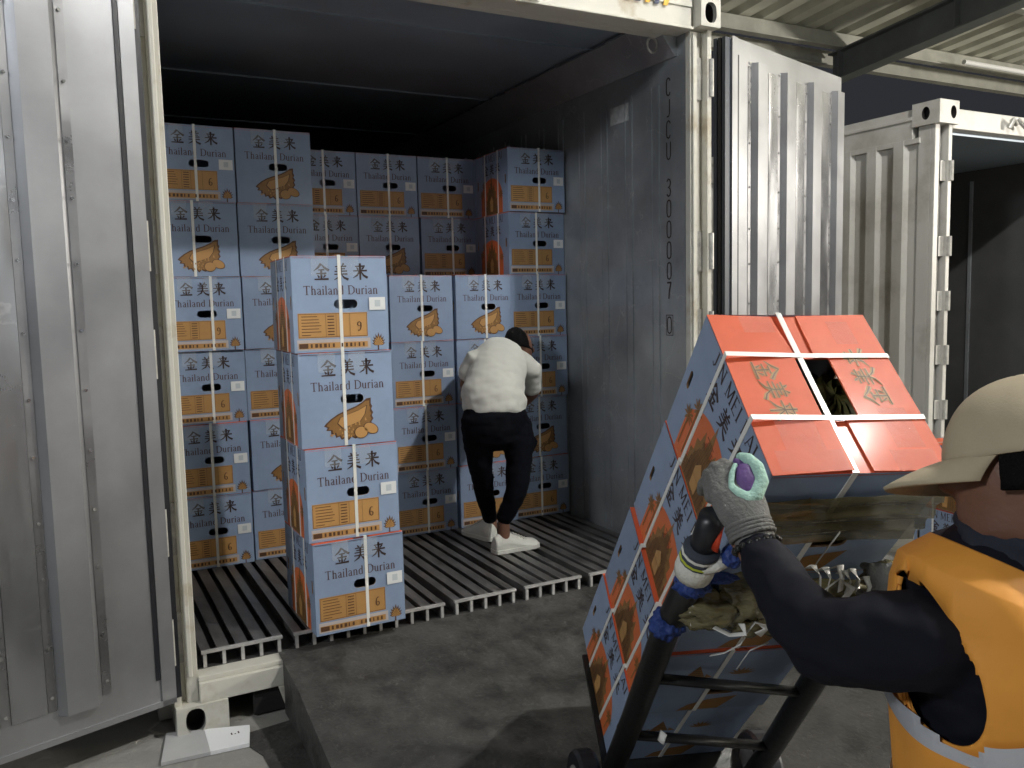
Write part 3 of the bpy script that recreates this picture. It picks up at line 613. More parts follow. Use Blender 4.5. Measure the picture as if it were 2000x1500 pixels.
def casting2():
    mb = MB(); a0, a1, b0, b1, z0, z1 = x2-.02, x2+.19, y2-.06, y2+.16, 2.44, 2.60
    def hole(c1, c2, r1, r2, fn, dep=.05):
        ring = [(c1+r1*math.cos(t*math.pi/9), c2+r2*math.sin(t*math.pi/9)) for t in range(18)]
        return ring
    for (u0, u1, c, fn) in ((b0, b1, (b0+b1)/2, lambda a, b, d: (a0+d, a, b)), (a0, a1, a1-.06, lambda a, b, d: (a, b0+d, b))):
        outer = [(u0, z0), (u1, z0), (u1, z1), (u0, z1)]; ring = hole(c, (z0+z1)/2, .032, .045, fn)
        tr = tessellate_polygon([[V((p[0], p[1], 0)) for p in outer], [V((p[0], p[1], 0)) for p in ring]])
        mb.add([fn(p[0], p[1], 0) for p in outer+ring], [tuple(t) for t in tr], CREAM2)
        mb.add([fn(p[0], p[1], 0) for p in ring]+[fn(p[0], p[1], .045) for p in ring], [(i, (i+1) % 18, 18+(i+1) % 18, 18+i) for i in range(18)]+[tuple(range(18, 36))], DARKIN)
    mb.add([(a0, b0, z1), (a1, b0, z1), (a1, b1, z1), (a0, b1, z1), (a0, b0, z0), (a1, b0, z0), (a1, b1, z0), (a0, b1, z0)], [(0, 1, 2, 3), (7, 6, 5, 4), (1, 5, 6, 2), (2, 6, 7, 3)], CREAM2)
    return mb
npart(casting2(), 'corner_casting')
mb = MB(); mb.box((x2+.19, y2-.01, 2.42), (x2+2.3, y2+.08, 2.56), CREAM2); npart(mb, 'header', bevel=.004)
mb = MB(); mb.tube([(5.95, y2-.04, 2.46), (5.97, y2-.06, 2.52), (6.02, y2-.05, 2.49)], .018, STEELB); mb.tube([(6.05, y2-.04, 2.53), (6.1, y2-.07, 2.47)], .016, STEELB); npart(mb, 'lock_cam')
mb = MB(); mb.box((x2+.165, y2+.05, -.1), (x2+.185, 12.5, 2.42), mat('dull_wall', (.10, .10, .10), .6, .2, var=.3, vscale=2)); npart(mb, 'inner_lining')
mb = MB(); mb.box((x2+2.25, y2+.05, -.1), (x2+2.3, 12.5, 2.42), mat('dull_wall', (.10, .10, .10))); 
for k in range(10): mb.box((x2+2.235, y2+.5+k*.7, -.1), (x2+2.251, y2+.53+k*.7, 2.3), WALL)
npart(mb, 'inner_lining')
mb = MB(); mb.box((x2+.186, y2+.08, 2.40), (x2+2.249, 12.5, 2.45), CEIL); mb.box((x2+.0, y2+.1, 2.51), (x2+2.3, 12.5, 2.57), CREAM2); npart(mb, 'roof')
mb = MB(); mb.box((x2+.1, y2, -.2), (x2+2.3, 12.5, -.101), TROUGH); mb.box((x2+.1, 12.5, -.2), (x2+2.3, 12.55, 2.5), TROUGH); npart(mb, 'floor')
mb = MB(); mb.box((x2+2.26, y2-.03, -.25), (x2+2.4, y2+.045, 2.56), CREAM2); npart(mb, 'corner_post')
# ---------------------------------------------------------------- canopy roof
SHEET = mat('roof_sheet', (0.62, 0.62, 0.53), 0.5, var=0.25, vscale=2.0); BEAMG = mat('beam_grey', (0.13, 0.14, 0.135), 0.5, var=0.25, vscale=3); BEAML = mat('purlin_light', (0.42, 0.42, 0.37), 0.45, var=0.3, vscale=4)
cr = empty('canopy', (7, -2, 5.0)); tag(cr, 'corrugated metal canopy roof on grey steel beams above the yard', 'canopy')
def kp(mb, name, **k):
    o = mb.build(name, cr, **k); o.matrix_parent_inverse = Matrix.Translation((-7, 2, -5.0)); return o
YE, ZR = 4.25, 4.35
mb = MB(); xx = -1.0; pts = []
while xx < 26: pts += [(xx, ZR), (xx+.16, ZR), (xx+.20, ZR+.07), (xx+.30, ZR+.07), (xx+.34, ZR)]; xx += .34
sl = lambda y: (YE-y)*.10
nP = len(pts); ys = [YE+.25, -2, -14]
vs = [(a, y, b+sl(y)) for y in ys for a, b in pts]
mb.add(vs, [(j*nP+i, j*nP+i+1, (j+1)*nP+i+1, (j+1)*nP+i) for j in range(2) for i in range(nP-1)], SHEET); kp(mb, 'roof_sheet')
for y in (YE-.05, YE-1.5, YE-3.0, YE-4.5, YE-6.0, YE-7.5):
    mb = MB(); z = ZR+sl(y); mb.box((-1, y-.035, z-.17), (26, y+.035, z-.012), BEAML); mb.box((-1, y-.08, z-.185), (26, y+.035, z-.17), BEAML); kp(mb, 'purlin')
mb = MB(); mb.box((-1, YE+.26, ZR-.28), (26, YE+.30, ZR-.10), BEAML); mb.box((-1, YE+.20, ZR-.285), (26, YE+.32, ZR-.27), BEAML); kp(mb, 'gutter')
for xb in (8.15, 15.5):
    mb = MB(); y0, y1 = YE+.1, -14
    vs = []
    for y in (y0, y1):
        z = ZR+sl(y)-.19
        for (dx, dz) in ((-.1, 0), (.1, 0), (.1, -.02), (.012, -.02), (.012, -.32), (.1, -.32), (.1, -.34), (-.1, -.34), (-.1, -.32), (-.012, -.32), (-.012, -.02), (-.1, -.02)): vs.append((xb+dx, y, z+dz))
    mb.add(vs, [(i, (i+1) % 12, 12+(i+1) % 12, 12+i) for i in range(12)]+[tuple(range(12))[::-1], tuple(range(12, 24))], BEAMG)
    for k in range(8): y = YE-.05-1.5*k; mb.box((xb-.1, y-.006, ZR+sl(y)-.52), (xb+.1, y+.006, ZR+sl(y)-.2), BEAMG)
    kp(mb, 'beam')
    mb = MB(); mb.box((xb-.12, -6.1, -.27), (xb+.12, -5.86, ZR+sl(-6)-.5), BEAMG); kp(mb, 'column')
mb = MB(); mb.tube([(9.9, YE-.4, ZR-.22), (15, YE-.4, ZR-.22)], .03, LABEL, 10); kp(mb, 'conduit')
# ---------------------------------------------------------------- cartons in the container
ORD = ['bottom', 'second', 'third', 'fourth', 'fifth', 'top']
COLN = ['leftmost', 'second', 'third', 'fourth', 'fifth', 'rightmost']
Y0 = 1.0765+hl
kinds = [  # rows bottom to top
 ['A', 'A', 'A', 'A', 'B', 'A'], ['A', 'B', 'A', 'B', 'B', 'B'], ['A', 'B', 'A', 'A', 'A', 'A'], ['A', 'A', 'A', 'B', 'B', 'A'], ['A', 'B', 'A', 'B', 'A', 'A'], ['A', 'B', 'A', 'A', 'A', 'A']]
sx = [[.01, .01, .02, .045, -.015, .0], [0, 0, 0, 0, .005, .01], [0]*6, [.01, .005, -.005, .005, 0, .01], [0, 0, 0, .0, .02, .01], [.0, .0, .0, .0, .0, .02]]
rb = random.Random(4)
for c in range(6):
    for r in range(6):
        deep = c in (2, 3, 4) and r >= 4
        x = 2.30-(5-c+.5)*.3735; y = Y0+(.455 if deep else 0)+rb.uniform(-.008, .008)
        if c == 4 and r < 4: x += .006
        x = min(x, WI-.012-hw)
        if c == 0: x = max(x, hw+.01)
        what = 'durian drawing' if kinds[c][r] == 'B' else 'tan table print'
        rowt = {0: 'bottom row', 5: 'top row'}.get(r, ORD[r]+' row up')
        colt = COLN[c]+' column' if c in (0, 5) else COLN[c]+' column from left'
        lb = 'blue carton, %s, %s, %s inside container' % (what, rowt, colt)
        if deep: lb = 'blue carton, %s, set deeper, %s, %s' % (what, rowt, colt)
        carton(lb, MT(x, y, .0015+r*.3545, rb.uniform(-.022, .022)), kinds[c][r], '9' if (c, r) in ((0, 3), (4, 2)) else '6', strapx=sx[c][r]+rb.uniform(-.006, .006))
        if deep:   # what stands behind
            continue
# second rank seen behind the rightmost column top
for r in (4, 5):
    carton('blue carton showing only its side, behind the rightmost column, %s row' % ORD[r].replace('fifth', 'second highest'), MT(2.30-.5*.3735-.014, Y0+.44, .0015+r*.3545), 'A', strapx=0)
# the near stack of four
fs_ = [('B', 0), ('A', 0)]
stack = [(.612, -.062, 'A', 'bottom carton of the near four high stack, overhanging the floor edge', .018, .015),
         (.609, -.050, 'A', 'second carton of the near stack, tan table with a clear number six', .0, -.01),
         (.607, -.045, 'B', 'third carton of the near stack, its durian drawing fully lit', -.02, -.035),
         (.599, -.045, 'A', 'top carton of the near four high stack, white label beside the handle', -.01, -.045)]
for k, (x, y, kd, lb, so, rz) in enumerate(stack):
    carton(lb, MT(x, y+hl, .0015+k*.364, rz) @ Matrix.Diagonal((1, 1, 1.024, 1)), kd, '9' if k == 3 else '6', group='four cartons stacked near the container edge', strapx=so+.008)
# cartons standing on the yard at the right
for (x, y, z, rz, lb) in ((3.98, -.35, -.268, -.15, 'blue carton low on the yard behind the capped worker, lower of its pair'), (3.98, -.35, .09, -.18, 'blue carton with yellow strap glimpsed between the hand truck load and the worker'), (4.42, -.42, -.268, -.15, 'blue carton at ground level partly hidden by the worker shoulder'), (4.42, -.42, .09, -.12, 'blue carton edge showing just left of the worker chin')):
    carton(lb, MT(x, y, z, rz), 'A', group='cartons standing in the yard')
# ---------------------------------------------------------------- load on the hand truck
O_ = V((0.753, -2.103, 0.949)); RX = V((.949, -.313, -.027)).normalized(); RZ = V((-.189, -.638, .746)); RZ = (RZ-RX*RZ.dot(RX)).normalized(); RY = RZ.cross(RX)
TM = Matrix((RX, RY, RZ)).transposed().to_4x4(); TM.translation = O_     # origin: near left top corner of the load
names = ['top carton of the hand truck load, orange flaps and white straps towards the camera', 'second carton down on the hand truck, temple print beside the grey glove', 'third carton down on the hand truck, pushed slightly out', 'lowest carton on the hand truck, plain blue beneath its print']
for k in range(4):
    dx = (0.002, 0.0, -.012, -.018)[k]
    carton(names[k], TM @ Matrix.Translation((.1855+dx, .2125+(.0, .004, -.004, .0)[k], -.354*(k+1))), 'B', 'P', group='cartons strapped on the hand truck', lab=False, tape=False, strapx=-.02)
def tape_sheet(x0, x1, y0, y1, par, M_):
    vs = []; fs = []; nx, ny = 14, 12
    for j in range(ny+1):
        for i in range(nx+1):
            u = x0+(x1-x0)*i/nx; v_ = y0+(y1-y0)*j/ny; vs.append((u, v_, BH+.0035+(.035*u if u > 0 else 0)*0+(.0063 if u > .02 else 0)+.0012*noise.noise(V((u*60, v_*60, 1)))))
    for j in range(ny):
        for i in range(nx): q0 = j*(nx+1)+i; fs.append((q0, q0+1, q0+nx+2, q0+nx+1))
    m3 = MB(); m3.add(vs, fs, M_); o = m3.build('clear_tape', par, smooth=True)
TAPE2 = mat('clear_tape_flap', (0.85, 0.5, 0.45), 0.10, bump=1.0, bscale=70, spec=1.0, alpha=0.13)
top_c = CARTONS[-4]
# this carton is turned half round, so its near end is +y
for (a, b, c, d) in ((.03, .165, .165, .213), (-.16, -.07, .165, .213), (.06, .14, .09, .165), (-.15, -.09, .06, .16), (.05, .12, -.20, -.15), (-.13, -.08, -.19, -.12)): tape_sheet(a, b, c, d, top_c, TAPE2)
# fruit glimpsed through the opening of the top carton
mb = MB(); rnd = random.Random(9)
FRUIT = mat('durian_husk', (0.13, 0.12, 0.03), 0.6, var=0.6, vscale=30)
for (cx, cy, cz, r) in ((.24, .23, -.16, .105), (.12, .12, -.2, .09), (.13, .33, -.2, .095)):
    vs = []; fs = []; n1, n2 = 16, 26
    for j in range(n1+1):
        for i in range(n2):
            t = math.pi*j/n1; p = 2*math.pi*i/n2; rr = r*(1+(.13 if (i+j) % 2 else -.02))
            vs.append(V((cx+rr*math.sin(t)*math.cos(p), cy+rr*1.15*math.sin(t)*math.sin(p), cz+rr*math.cos(t))))
    for j in range(n1):
        for i in range(n2): fs.append((j*n2+i, (j+1)*n2+i, (j+1)*n2+(i+1) % n2, j*n2+(i+1) % n2))
    m2 = MB(); m2.T = TM; m2.add(vs, fs, FRUIT); o = m2.build('durian')
    tag(o, 'green spiky durian %s inside the top carton of the hand truck load' % ('at the window opening' if cx > .2 else ('nearest the camera end' if cy < .2 else 'at the far end')), 'durian', 'durians in the open carton')
m2 = MB(); m2.T = TM; m2.box((.09, .13, -.14), (.16, .29, -.10), mat('grey_tray', (.25, .24, .22), .7)); tag(m2.build('packing_paper'), 'grey packing paper seen through the window of the top carton', 'paper')
# ---------------------------------------------------------------- hand truck
tr = empty('hand_truck', tuple(TM @ V((.18, -.06, -1.50)))); tag(tr, 'black steel hand truck tipped back under four strapped cartons, wrapped in tape and film', 'hand truck')
def tp(mb, name, **k):
    o = mb.build(name, tr, **k); o.matrix_parent_inverse = Matrix.Translation(-tr.location); return o
L_ = [Dp(1392, 1010, 1.60), Dp(1352, 1125, 1.74), Dp(1300, 1232, 1.90), Dp(1238, 1400, 2.18), Dp(1190, 1520, 2.44)]
Rr_ = [Dp(1700, 1150, 1.84), Dp(1690, 1165, 1.86), Dp(1600, 1310, 2.08), Dp(1500, 1470, 2.40), Dp(1452, 1540, 2.56)]
mb = MB(); mb.tube(L_[1:], .031, BLACKMET, 14); tp(mb, 'rail', smooth=True)
mb = MB(); mb.tube(Rr_, .031, BLACKMET, 14); tp(mb, 'rail', smooth=True)
mb = MB(); mb.tube([L_[0], L_[0].lerp(L_[1], .85)], .026, RUBBER, 14); o = tp(mb, 'handle_grip', smooth=True)
for t in (.12, .42, .72, .97):
    a = L_[1].lerp(L_[4], t); b = Rr_[1].lerp(Rr_[4], t); mb = MB(); mb.tube([a, b], .02, BLACKMET, 10, flat=.6); tp(mb, 'crossbar', smooth=True)
mb = MB(); mb.T = TM; mb.box((-.03, -.06, -1.435), (.40, .34, -1.423), BLACKMET); tp(mb, 'toe_plate')
for x in (-.10, .44):
    mb = MB(); c = TM @ V((x, -.09, -1.42)); c.z = -.27+.115; ax = RX
    b_ = ax.cross(V((0, 0, 1))).normalized(); up = b_.cross(ax).normalized()
    R = []
    for (dx, r) in ((-.03, .075), (-.03, .108), (-.02, .115), (.02, .115), (.03, .108), (.03, .075)):
        R.append([tuple(c+ax*dx+(b_*math.cos(t*math.pi/14)+up*math.sin(t*math.pi/14))*r) for t in range(28)])
    mb.rings(R, RUBBER); R = [[tuple(c+ax*dx+(b_*math.cos(t*math.pi/14)+up*math.sin(t*math.pi/14))*r) for t in range(28)] for dx, r in ((-.032, .072), (.032, .072))]; mb.rings(R, STEELB)
    tp(mb, 'wheel', smooth=False)
# wrapped grips: striped cloth cuff, red tab and blue rope
def stripes(a, b, r, bands, name):
    mb = MB(); t = 0
    for (dt, M_, g) in bands:
        mb.tube([a.lerp(b, t), a.lerp(b, t+dt*.5), a.lerp(b, t+dt)], r*g, M_, 14, rs=[r*g*.97, r*g*1.04, r*g*.97]); t += dt
    return tp(mb, name, smooth=True)
KW = mat('cloth_white', (.72, .71, .64), .8, bump=.4, bscale=200); KY = mat('cloth_yellow', (.45, .5, .05), .8); KG = mat('cloth_slate', (.05, .06, .08), .8)
a, b = L_[0].lerp(L_[1], .62), Dp(1345, 1122, 1.74)
stripes(Dp(1372, 1068, 1.66), Dp(1352, 1122, 1.71), .036, [(.16, KG, 1), (.08, KW, 1.02), (.12, KG, 1), (.06, KY, 1.03), (.05, KG, 1), (.5, KW, 1.08)], 'cloth_wrap')
mb = MB(); mb.tube([Dp(1372, 1112, 1.66), Dp(1400, 1107, 1.65), Dp(1418, 1098, 1.65)], .011, KW, 8); tp(mb, 'cloth_end', smooth=True)
mb = MB(); mb.tube([Dp(1408, 1022, 1.60), Dp(1402, 1050, 1.61), Dp(1396, 1075, 1.62)], .009, mat('tab_red', (.6, .06, .02), .5), 8, flat=.5); tp(mb, 'red_tab', smooth=True)
ROPE = mat('rope_blue', (0.02, 0.05, 0.22), 0.55, bump=.6, bscale=90)
rnd = random.Random(21)
def wrap(a, b, r, turns, name):
    mb = MB(); t = (b-a).normalized(); u = t.cross(V((0, 0, 1))).normalized(); w2 = u.cross(t); pts = []
    for i in range(int(turns*14)+1):
        q2 = i/14*2*math.pi; g = i/(turns*14); k = r*(1+.10*math.sin(i*1.7)); pts.append(a.lerp(b, .5+.5*math.sin((g-.5)*9)*.9)+u*math.cos(q2)*k+w2*math.sin(q2)*k)
    mb.tube(pts, .0065, ROPE, 6); tp(mb, name, smooth=True)
# crumpled olive stretch film
FILM = mat('stretch_film', (0.19, 0.165, 0.08), 0.10, var=0.5, vscale=14, bump=0.8, bscale=20, spec=0.9, stretch=(1, 1, 4))
FILMB = mat('film_band', (0.17, 0.145, 0.07), 0.13, var=0.35, vscale=3, bump=0.15, bscale=7, spec=1.0, stretch=(1.5, 1.5, 9), coat=.6, alpha=.88)
def crumple(pt, sx_, sy_, sz_, seed, M_, name, amp=.35):
    bm = bmesh.new(); bmesh.ops.create_icosphere(bm, subdivisions=4, radius=1)
    for v in bm.verts:
        n = noise.noise(v.co*2.1+V((seed, 0, 0)))+.5*noise.noise(v.co*5+V((0, seed, 0)))+.25*abs(noise.noise(v.co*11)); c = v.co*(1+amp*n)
        v.co = pt+Rt*c.x*sx_+Dn*c.y*sy_+F*c.z*sz_
    me = bpy.data.meshes.new(name); bm.to_mesh(me); bm.free(); me.materials.append(M_); me.polygons.foreach_set('use_smooth', [True]*len(me.polygons))
    o = bpy.data.objects.new(name, me); col.objects.link(o); o.parent = tr; o.matrix_parent_inverse = Matrix.Translation(-tr.location); return o
crumple(Dp(1352, 1142, 1.74), .036, .026, .036, 8, ROPE, 'blue_tape', .3); crumple(Dp(1405, 1128, 1.74), .034, .012, .02, 12, ROPE, 'blue_tape', .3); crumple(Dp(1302, 1218, 1.86), .036, .034, .037, 9, ROPE, 'blue_tape', .3); crumple(Dp(1430, 1085, 1.63), .020, .022, .02, 14, ROPE, 'blue_tape', .3); crumple(Dp(1385, 1190, 1.80), .062, .040, .035, 1, FILM, 'crumpled_film'); crumple(Dp(1450, 1160, 1.80), .05, .06, .03, 2, FILM, 'crumpled_film')
crumple(Dp(1475, 1215, 1.82), .07, .028, .03, 5, FILM, 'crumpled_film'); crumple(Dp(1620, 1165, 1.80), .10, .035, .03, 3, FILM, 'crumpled_film'); crumple(Dp(1745, 1125, 1.76), .06, .03, .03, 4, FILM, 'crumpled_film')
# band of film across the near end of the top carton
mb = MB(); mb.T = TM; vs = []; fs = []; nx, nz = 30, 12
for j in range(nz+1):
    for i in range(nx+1):
        u = -.006+.385*i/nx; z = -.062-.142*j/nz-.004*math.sin(i*.25)
        vs.append((u, -.014-.007*math.sin(j*1.7+.8*noise.noise(V((i*.2, j, 0))))-.008*math.sin(math.pi*j/nz), z))
for j in range(nz):
    for i in range(nx): q0 = j*(nx+1)+i; fs.append((q0, q0+1, q0+nx+2, q0+nx+1))
mb.add(vs, fs, FILMB); tp(mb, 'film_band', smooth=True)
# white strapping offcuts and twine
def twine(pts, r=.0055, flat=.35):
    mb = MB(); mb.tube(pts, r*1.35, STRAPW, 6, flat=.13); tp(mb, 'strap_offcut', smooth=True)
for (x, y) in ((1592, 1118), (1612, 1122), (1635, 1118), (1652, 1128), (1690, 1140), (1668, 1125)):
    d = 1.735; twine([Dp(x-12, y-8, d+.02), Dp(x+rnd.uniform(-6, 8), y-14, d-.01), Dp(x+10, y+6, d-.015), Dp(x+6+rnd.uniform(-8, 8), y+rnd.uniform(25, 48), d-.005)], .007)
twine([Dp(1600, 1160, 1.73), Dp(1640, 1130, 1.71), Dp(1665, 1150, 1.72), Dp(1640, 1180, 1.73)], .006)
twine([Dp(1395, 1225, 1.77), Dp(1425, 1240, 1.75), Dp(1455, 1238, 1.75), Dp(1448, 1218, 1.75)], .007)
twine([Dp(1388, 1280, 1.80), Dp(1415, 1275, 1.78), Dp(1447, 1258, 1.77), Dp(1455, 1240, 1.77)], .006)
twine([Dp(1455, 1240, 1.77), Dp(1475, 1215, 1.76), Dp(1500, 1225, 1.76), Dp(1480, 1240, 1.77)], .008)
twine([Dp(1440, 1305, 1.9), Dp(1465, 1270, 1.88), Dp(1500, 1255, 1.86)], .006)
twine([Dp(1640, 1040, 1.60), Dp(1620, 1065, 1.61), Dp(1595, 1100, 1.64)], .007)
twine([Dp(1290, 1450, 2.1), Dp(1296, 1430, 2.1)], .010)
# ---------------------------------------------------------------- card on the ground
c4 = [(-.156, -.233), (-.118, -.027), (.158, -.121), (.131, -.254)]
mb = MB(); CARDSH = mat('card_white_shaded', (.50, .50, .50), .6, var=.1); CARDW = mat('card_white', (.82, .83, .84), .6)  # grey half is the same white card, with shade put into its colour
lf = lambda a, b, t: tuple(a[i]+(b[i]-a[i])*t for i in (0, 1))
ml, mt = lf(c4[0], c4[3], .55), lf(c4[1], c4[2], .45)
mb.prism([c4[0], ml, mt, c4[1]], -.268, -.254, CARDSH); mb.prism([ml, c4[3], c4[2], mt], -.268, -.253, CARDW)
for k in range(3): mb.box((.085+k*.012, -.165, -.2535), (.090+k*.012, -.15-.01*(k % 2), -.2518), INK)
tag(mb.build('sheet', bevel=.001), 'white foam sheet, one half painted as shaded, lying on the ground under the container corner', 'sheet')
# small litter on the ramp
for (x, y, Z, r_, lb, M_) in ((672, 1292, -.105, .014, 'small dark clod of dirt lying on the ramp before the carton stack', CONC), (684, 1296, -.108, .005, 'tiny white scrap beside the clod on the ramp', LABEL), (958, 1385, -.15, .006, 'tiny pale scrap near the middle of the dark ramp', STRAPW)):
    bm = bmesh.new(); bmesh.ops.create_icosphere(bm, subdivisions=3, radius=r_); c = Wz(x, y, Z+.002)
    for v in bm.verts: v.co = V((v.co.x*1.4, v.co.y, max(v.co.z, -r_*.5)*.7))*(1+.5*noise.noise(v.co*90))+c
    me = bpy.data.meshes.new('litter'); bm.to_mesh(me); bm.free(); me.materials.append(M_); o = bpy.data.objects.new('litter', me); col.objects.link(o); tag(o, lb, 'litter')
# ---------------------------------------------------------------- people
SKIN = mat('skin', (.33, .17, .11), .5, var=.15, vscale=20, bump=.1, bscale=120); SKIND = mat('skin_brown', (.20, .095, .06), .5, var=.15, vscale=20, bump=.1, bscale=120)
SHIRT = mat('shirt_white', (.72, .72, .66), .85, bump=.35, bscale=9, var=.06); PANTS = mat('trousers_black', (.0035, .004, .007), .9, bump=.2, bscale=8, spec=.12)
BLKS = mat('sleeve_black', (.0075, .008, .0135), .85, bump=.25, bscale=9, spec=.2); VEST = mat('vest_orange', (.88, .37, .055), .7, var=.10, vscale=5, bump=.3, bscale=9)
REFL = mat('reflective_tape', (.62, .64, .70), .3, .4, bump=.3, bscale=40); GLOVE = mat('glove_grey', (.185, .185, .175), .9, var=.2, vscale=40, bump=.5, bscale=160)
MINT = mat('glove_mint', (.42, .66, .56), .8, bump=.4, bscale=160); PURP = mat('glove_purple', (.12, .06, .22), .6, bump=.3, bscale=60)
CAPM = mat('cap_khaki', (.50, .42, .29), .85, var=.12, vscale=14, bump=.06, bscale=300); SHOEW = mat('shoe_white', (.74, .74, .68), .5, bump=.15, bscale=60); NAVYS = mat('scarf_navy', (.018, .022, .035), .85, bump=.6, bscale=30)
def ring(c, ax, bx, ra, rb, n=20, p=1.0):
    R = []
    for k in range(n):
        t = 2*math.pi*k/n; a = math.copysign(abs(math.cos(t))**p, math.cos(t)); b = math.copysign(abs(math.sin(t))**p, math.sin(t)); R.append(tuple(c+ax*a*ra+bx*b*rb))
    return R
def loft(mb, pts, radii, side, M, n=20):
    """closed tapering tube through pts; radii = (across side, other) per point; domed ends"""
    pts = [V(p) for p in pts]; side = V(side); R = []
    P = []
    for i, p in enumerate(pts):
        t = (pts[min(i+1, len(pts)-1)]-pts[max(i-1, 0)]).normalized(); a = (side-t*side.dot(t)).normalized(); b = t.cross(a)
        ra, rb = radii[i] if isinstance(radii[i], tuple) else (radii[i], radii[i]); P.append((p, t, a, b, ra, rb))
    p, t, a, b, ra, rb = P[0]; e = min(ra, rb)
    for s_, k in ((.95, .3), (.6, .8)): R.append(ring(p-t*e*s_*.9, a, b, ra*k, rb*k, n))
    for p, t, a, b, ra, rb in P: R.append(ring(p, a, b, ra, rb, n))
    p, t, a, b, ra, rb = P[-1]; e = min(ra, rb)
    for s_, k in ((.6, .8), (.95, .3)): R.append(ring(p+t*e*s_*.9, a, b, ra*k, rb*k, n))
    mb.rings(R, M)
def fuse(mb, name, parent, vox, smooth=6, wr=0.0, wrs=.06):
    o = mb.build('tmp'); r = o.modifiers.new('r', 'REMESH'); r.mode = 'VOXEL'; r.voxel_size = vox; r.use_smooth_shade = True
    if smooth: s_ = o.modifiers.new('s', 'SMOOTH'); s_.iterations = smooth; s_.factor = .5
    dg = bpy.context.evaluated_depsgraph_get(); dg.update(); me = bpy.data.meshes.new_from_object(o.evaluated_get(dg), preserve_all_data_layers=False, depsgraph=dg)
    bpy.data.objects.remove(o)
    if wr:
        ns = [v.normal.copy() for v in me.vertices]
        for v, nn in zip(me.vertices, ns):
            c = v.co/wrs; f = noise.noise(V((c.x*1.0, c.y*1.0, c.z*1.9)))+.5*noise.noise(V((c.x*2.3+5, c.y*2.3, c.z*4)));  v.co += nn*f*wr
    me.name = name
    if not me.materials: me.materials.append(mb.ms[0])
    me.polygons.foreach_set('use_smooth', [True]*len(me.polygons))
    q_ = bpy.data.objects.new(name, me); col.objects.link(q_)
    if parent: q_.parent = parent; q_.matrix_parent_inverse = Matrix.Translation(-parent.location)
    return q_
def pp(mb, name, par, **k):
    o = mb.build(name, par, **k); o.matrix_parent_inverse = Matrix.Translation(-par.location); return o
# ---- the loader bending inside the container
h1 = Wz(964, 1082, 0); t1 = Wz(1046, 1066, 0); d1 = (t1-h1).normalized()
man = empty('person', (1.6, .6, 0)); tag(man, 'person in white t-shirt and black trousers bending over inside the container', 'person')
SX = V((1, -.08, 0)).normalized()
pel = Wy(967, 822, .60); wai = Wy(962, 776, .63); che = Wy(972, 728, .74); uch = Wy(982, 694, .83); nek = Wy(1003, 690, .90); hd = Wy(1013, 682, .95)
shl, elL, haL = Wy(925, 706, .80), Wy(911, 752, .88), Wy(925, 800, .98)
shr, elR, haR = Wy(1038, 724, .82), Wy(1040, 768, .92), Wy(1010, 800, 1.01)
hpL, knL, anL = Wy(933, 835, .62), Wy(938, 905, .66), Wy(958, 1012, .80)
hpR, knR, anR = Wy(1006, 835, .60), Wy(1013, 905, .54), h1+d1*.062+V((0, 0, .15))
mb = MB()
SKIN0 = SKIN; SKIN = SKIND
loft(mb, [pel, wai, che, uch], [(.13, .10), (.12, .09), (.13, .09), (.12, .075)], SX, SKIN); loft(mb, [uch, nek, hd], [.055, .052, .06], SX, SKIN)
loft(mb, [shl, elL, haL], [.045, .036, .026], SX, SKIN); loft(mb, [shr, elR, haR], [.045, .036, .026], SX, SKIN)
loft(mb, [hpL, Wy(937, 880, .65), Wy(945, 960, .73), anL], [.055, .04, .03, .028], SX, SKIN); loft(mb, [hpR, Wy(1014, 870, .56), Wy(1008, 965, .51), anR], [.055, .04, .03, .029], SX, SKIN)
loft(mb, [anL, anL+V((.0, .0, -.05))], [.034, .036], SX, SKIN); loft(mb, [anR, anR+V((.0, 0, -.075))], [.031, .033], SX, SKIN)
hax = V((.25, .72, -.62)).normalized()   # the head looks down and forward
loft(mb, [hd-hax*.06, hd, hd+hax*.07], [(.066, .085), (.074, .10), (.06, .08)], SX, SKIN)
fc = hd+hax*.10
loft(mb, [fc, fc+hax*.018-V((0, 0, .01))], [.014, .009], SX, SKIN)      # nose
for s_ in (-1, 1): loft(mb, [hd+SX*s_*.076-V((0, 0, .01)), hd+SX*s_*.086], [(.012, .022), (.008, .018)], hax, SKIN)
for h_, s_ in ((haL, -1), (haR, 1)):
    d_ = (V((0.0, .55, -.83))).normalized(); loft(mb, [h_, h_+d_*.05, h_+d_*.085], [(.028, .016), (.042, .017), (.038, .015)], SX, SKIN)
    for k in range(4): a = h_+d_*.08+SX*(k-1.5)*.019; l_ = (.065, .075, .07, .055)[k]; loft(mb, [a, a+d_*l_*.5, a+d_*l_*.85+V((0, .008, -.008))], [.0085, .008, .0065], SX, SKIN, 8)
    a = h_+d_*.03-SX*s_*.03; loft(mb, [a, a-SX*s_*.025+d_*.03, a-SX*s_*.03+d_*.055], [.011, .0095, .008], d_, SKIN, 8)
fuse(mb, 'body', man, .0065, 3)
mb = MB()
loft(mb, [Wy(967, 792, .615), Wy(963, 772, .645), Wy(968, 740, .71), Wy(975, 712, .78), uch+V((0, .0, .01))], [(.172, .138), (.164, .134), (.152, .124), (.152, .116), (.128, .09)], SX, SHIRT, 26)
loft(mb, [uch, nek], [(.10, .075), (.062, .06)], SX, SHIRT)
loft(mb, [Wy(955, 700, .81), shl, Wy(915, 730, .83)], [.070, .060, .056], (0, 1, 0), SHIRT); loft(mb, [Wy(1010, 705, .82), shr, Wy(1038, 757, .885)], [.070, .060, .056], (0, 1, 0), SHIRT)
fuse(mb, 't_shirt', man, .007, 7, .0065, .11)
mb = MB()
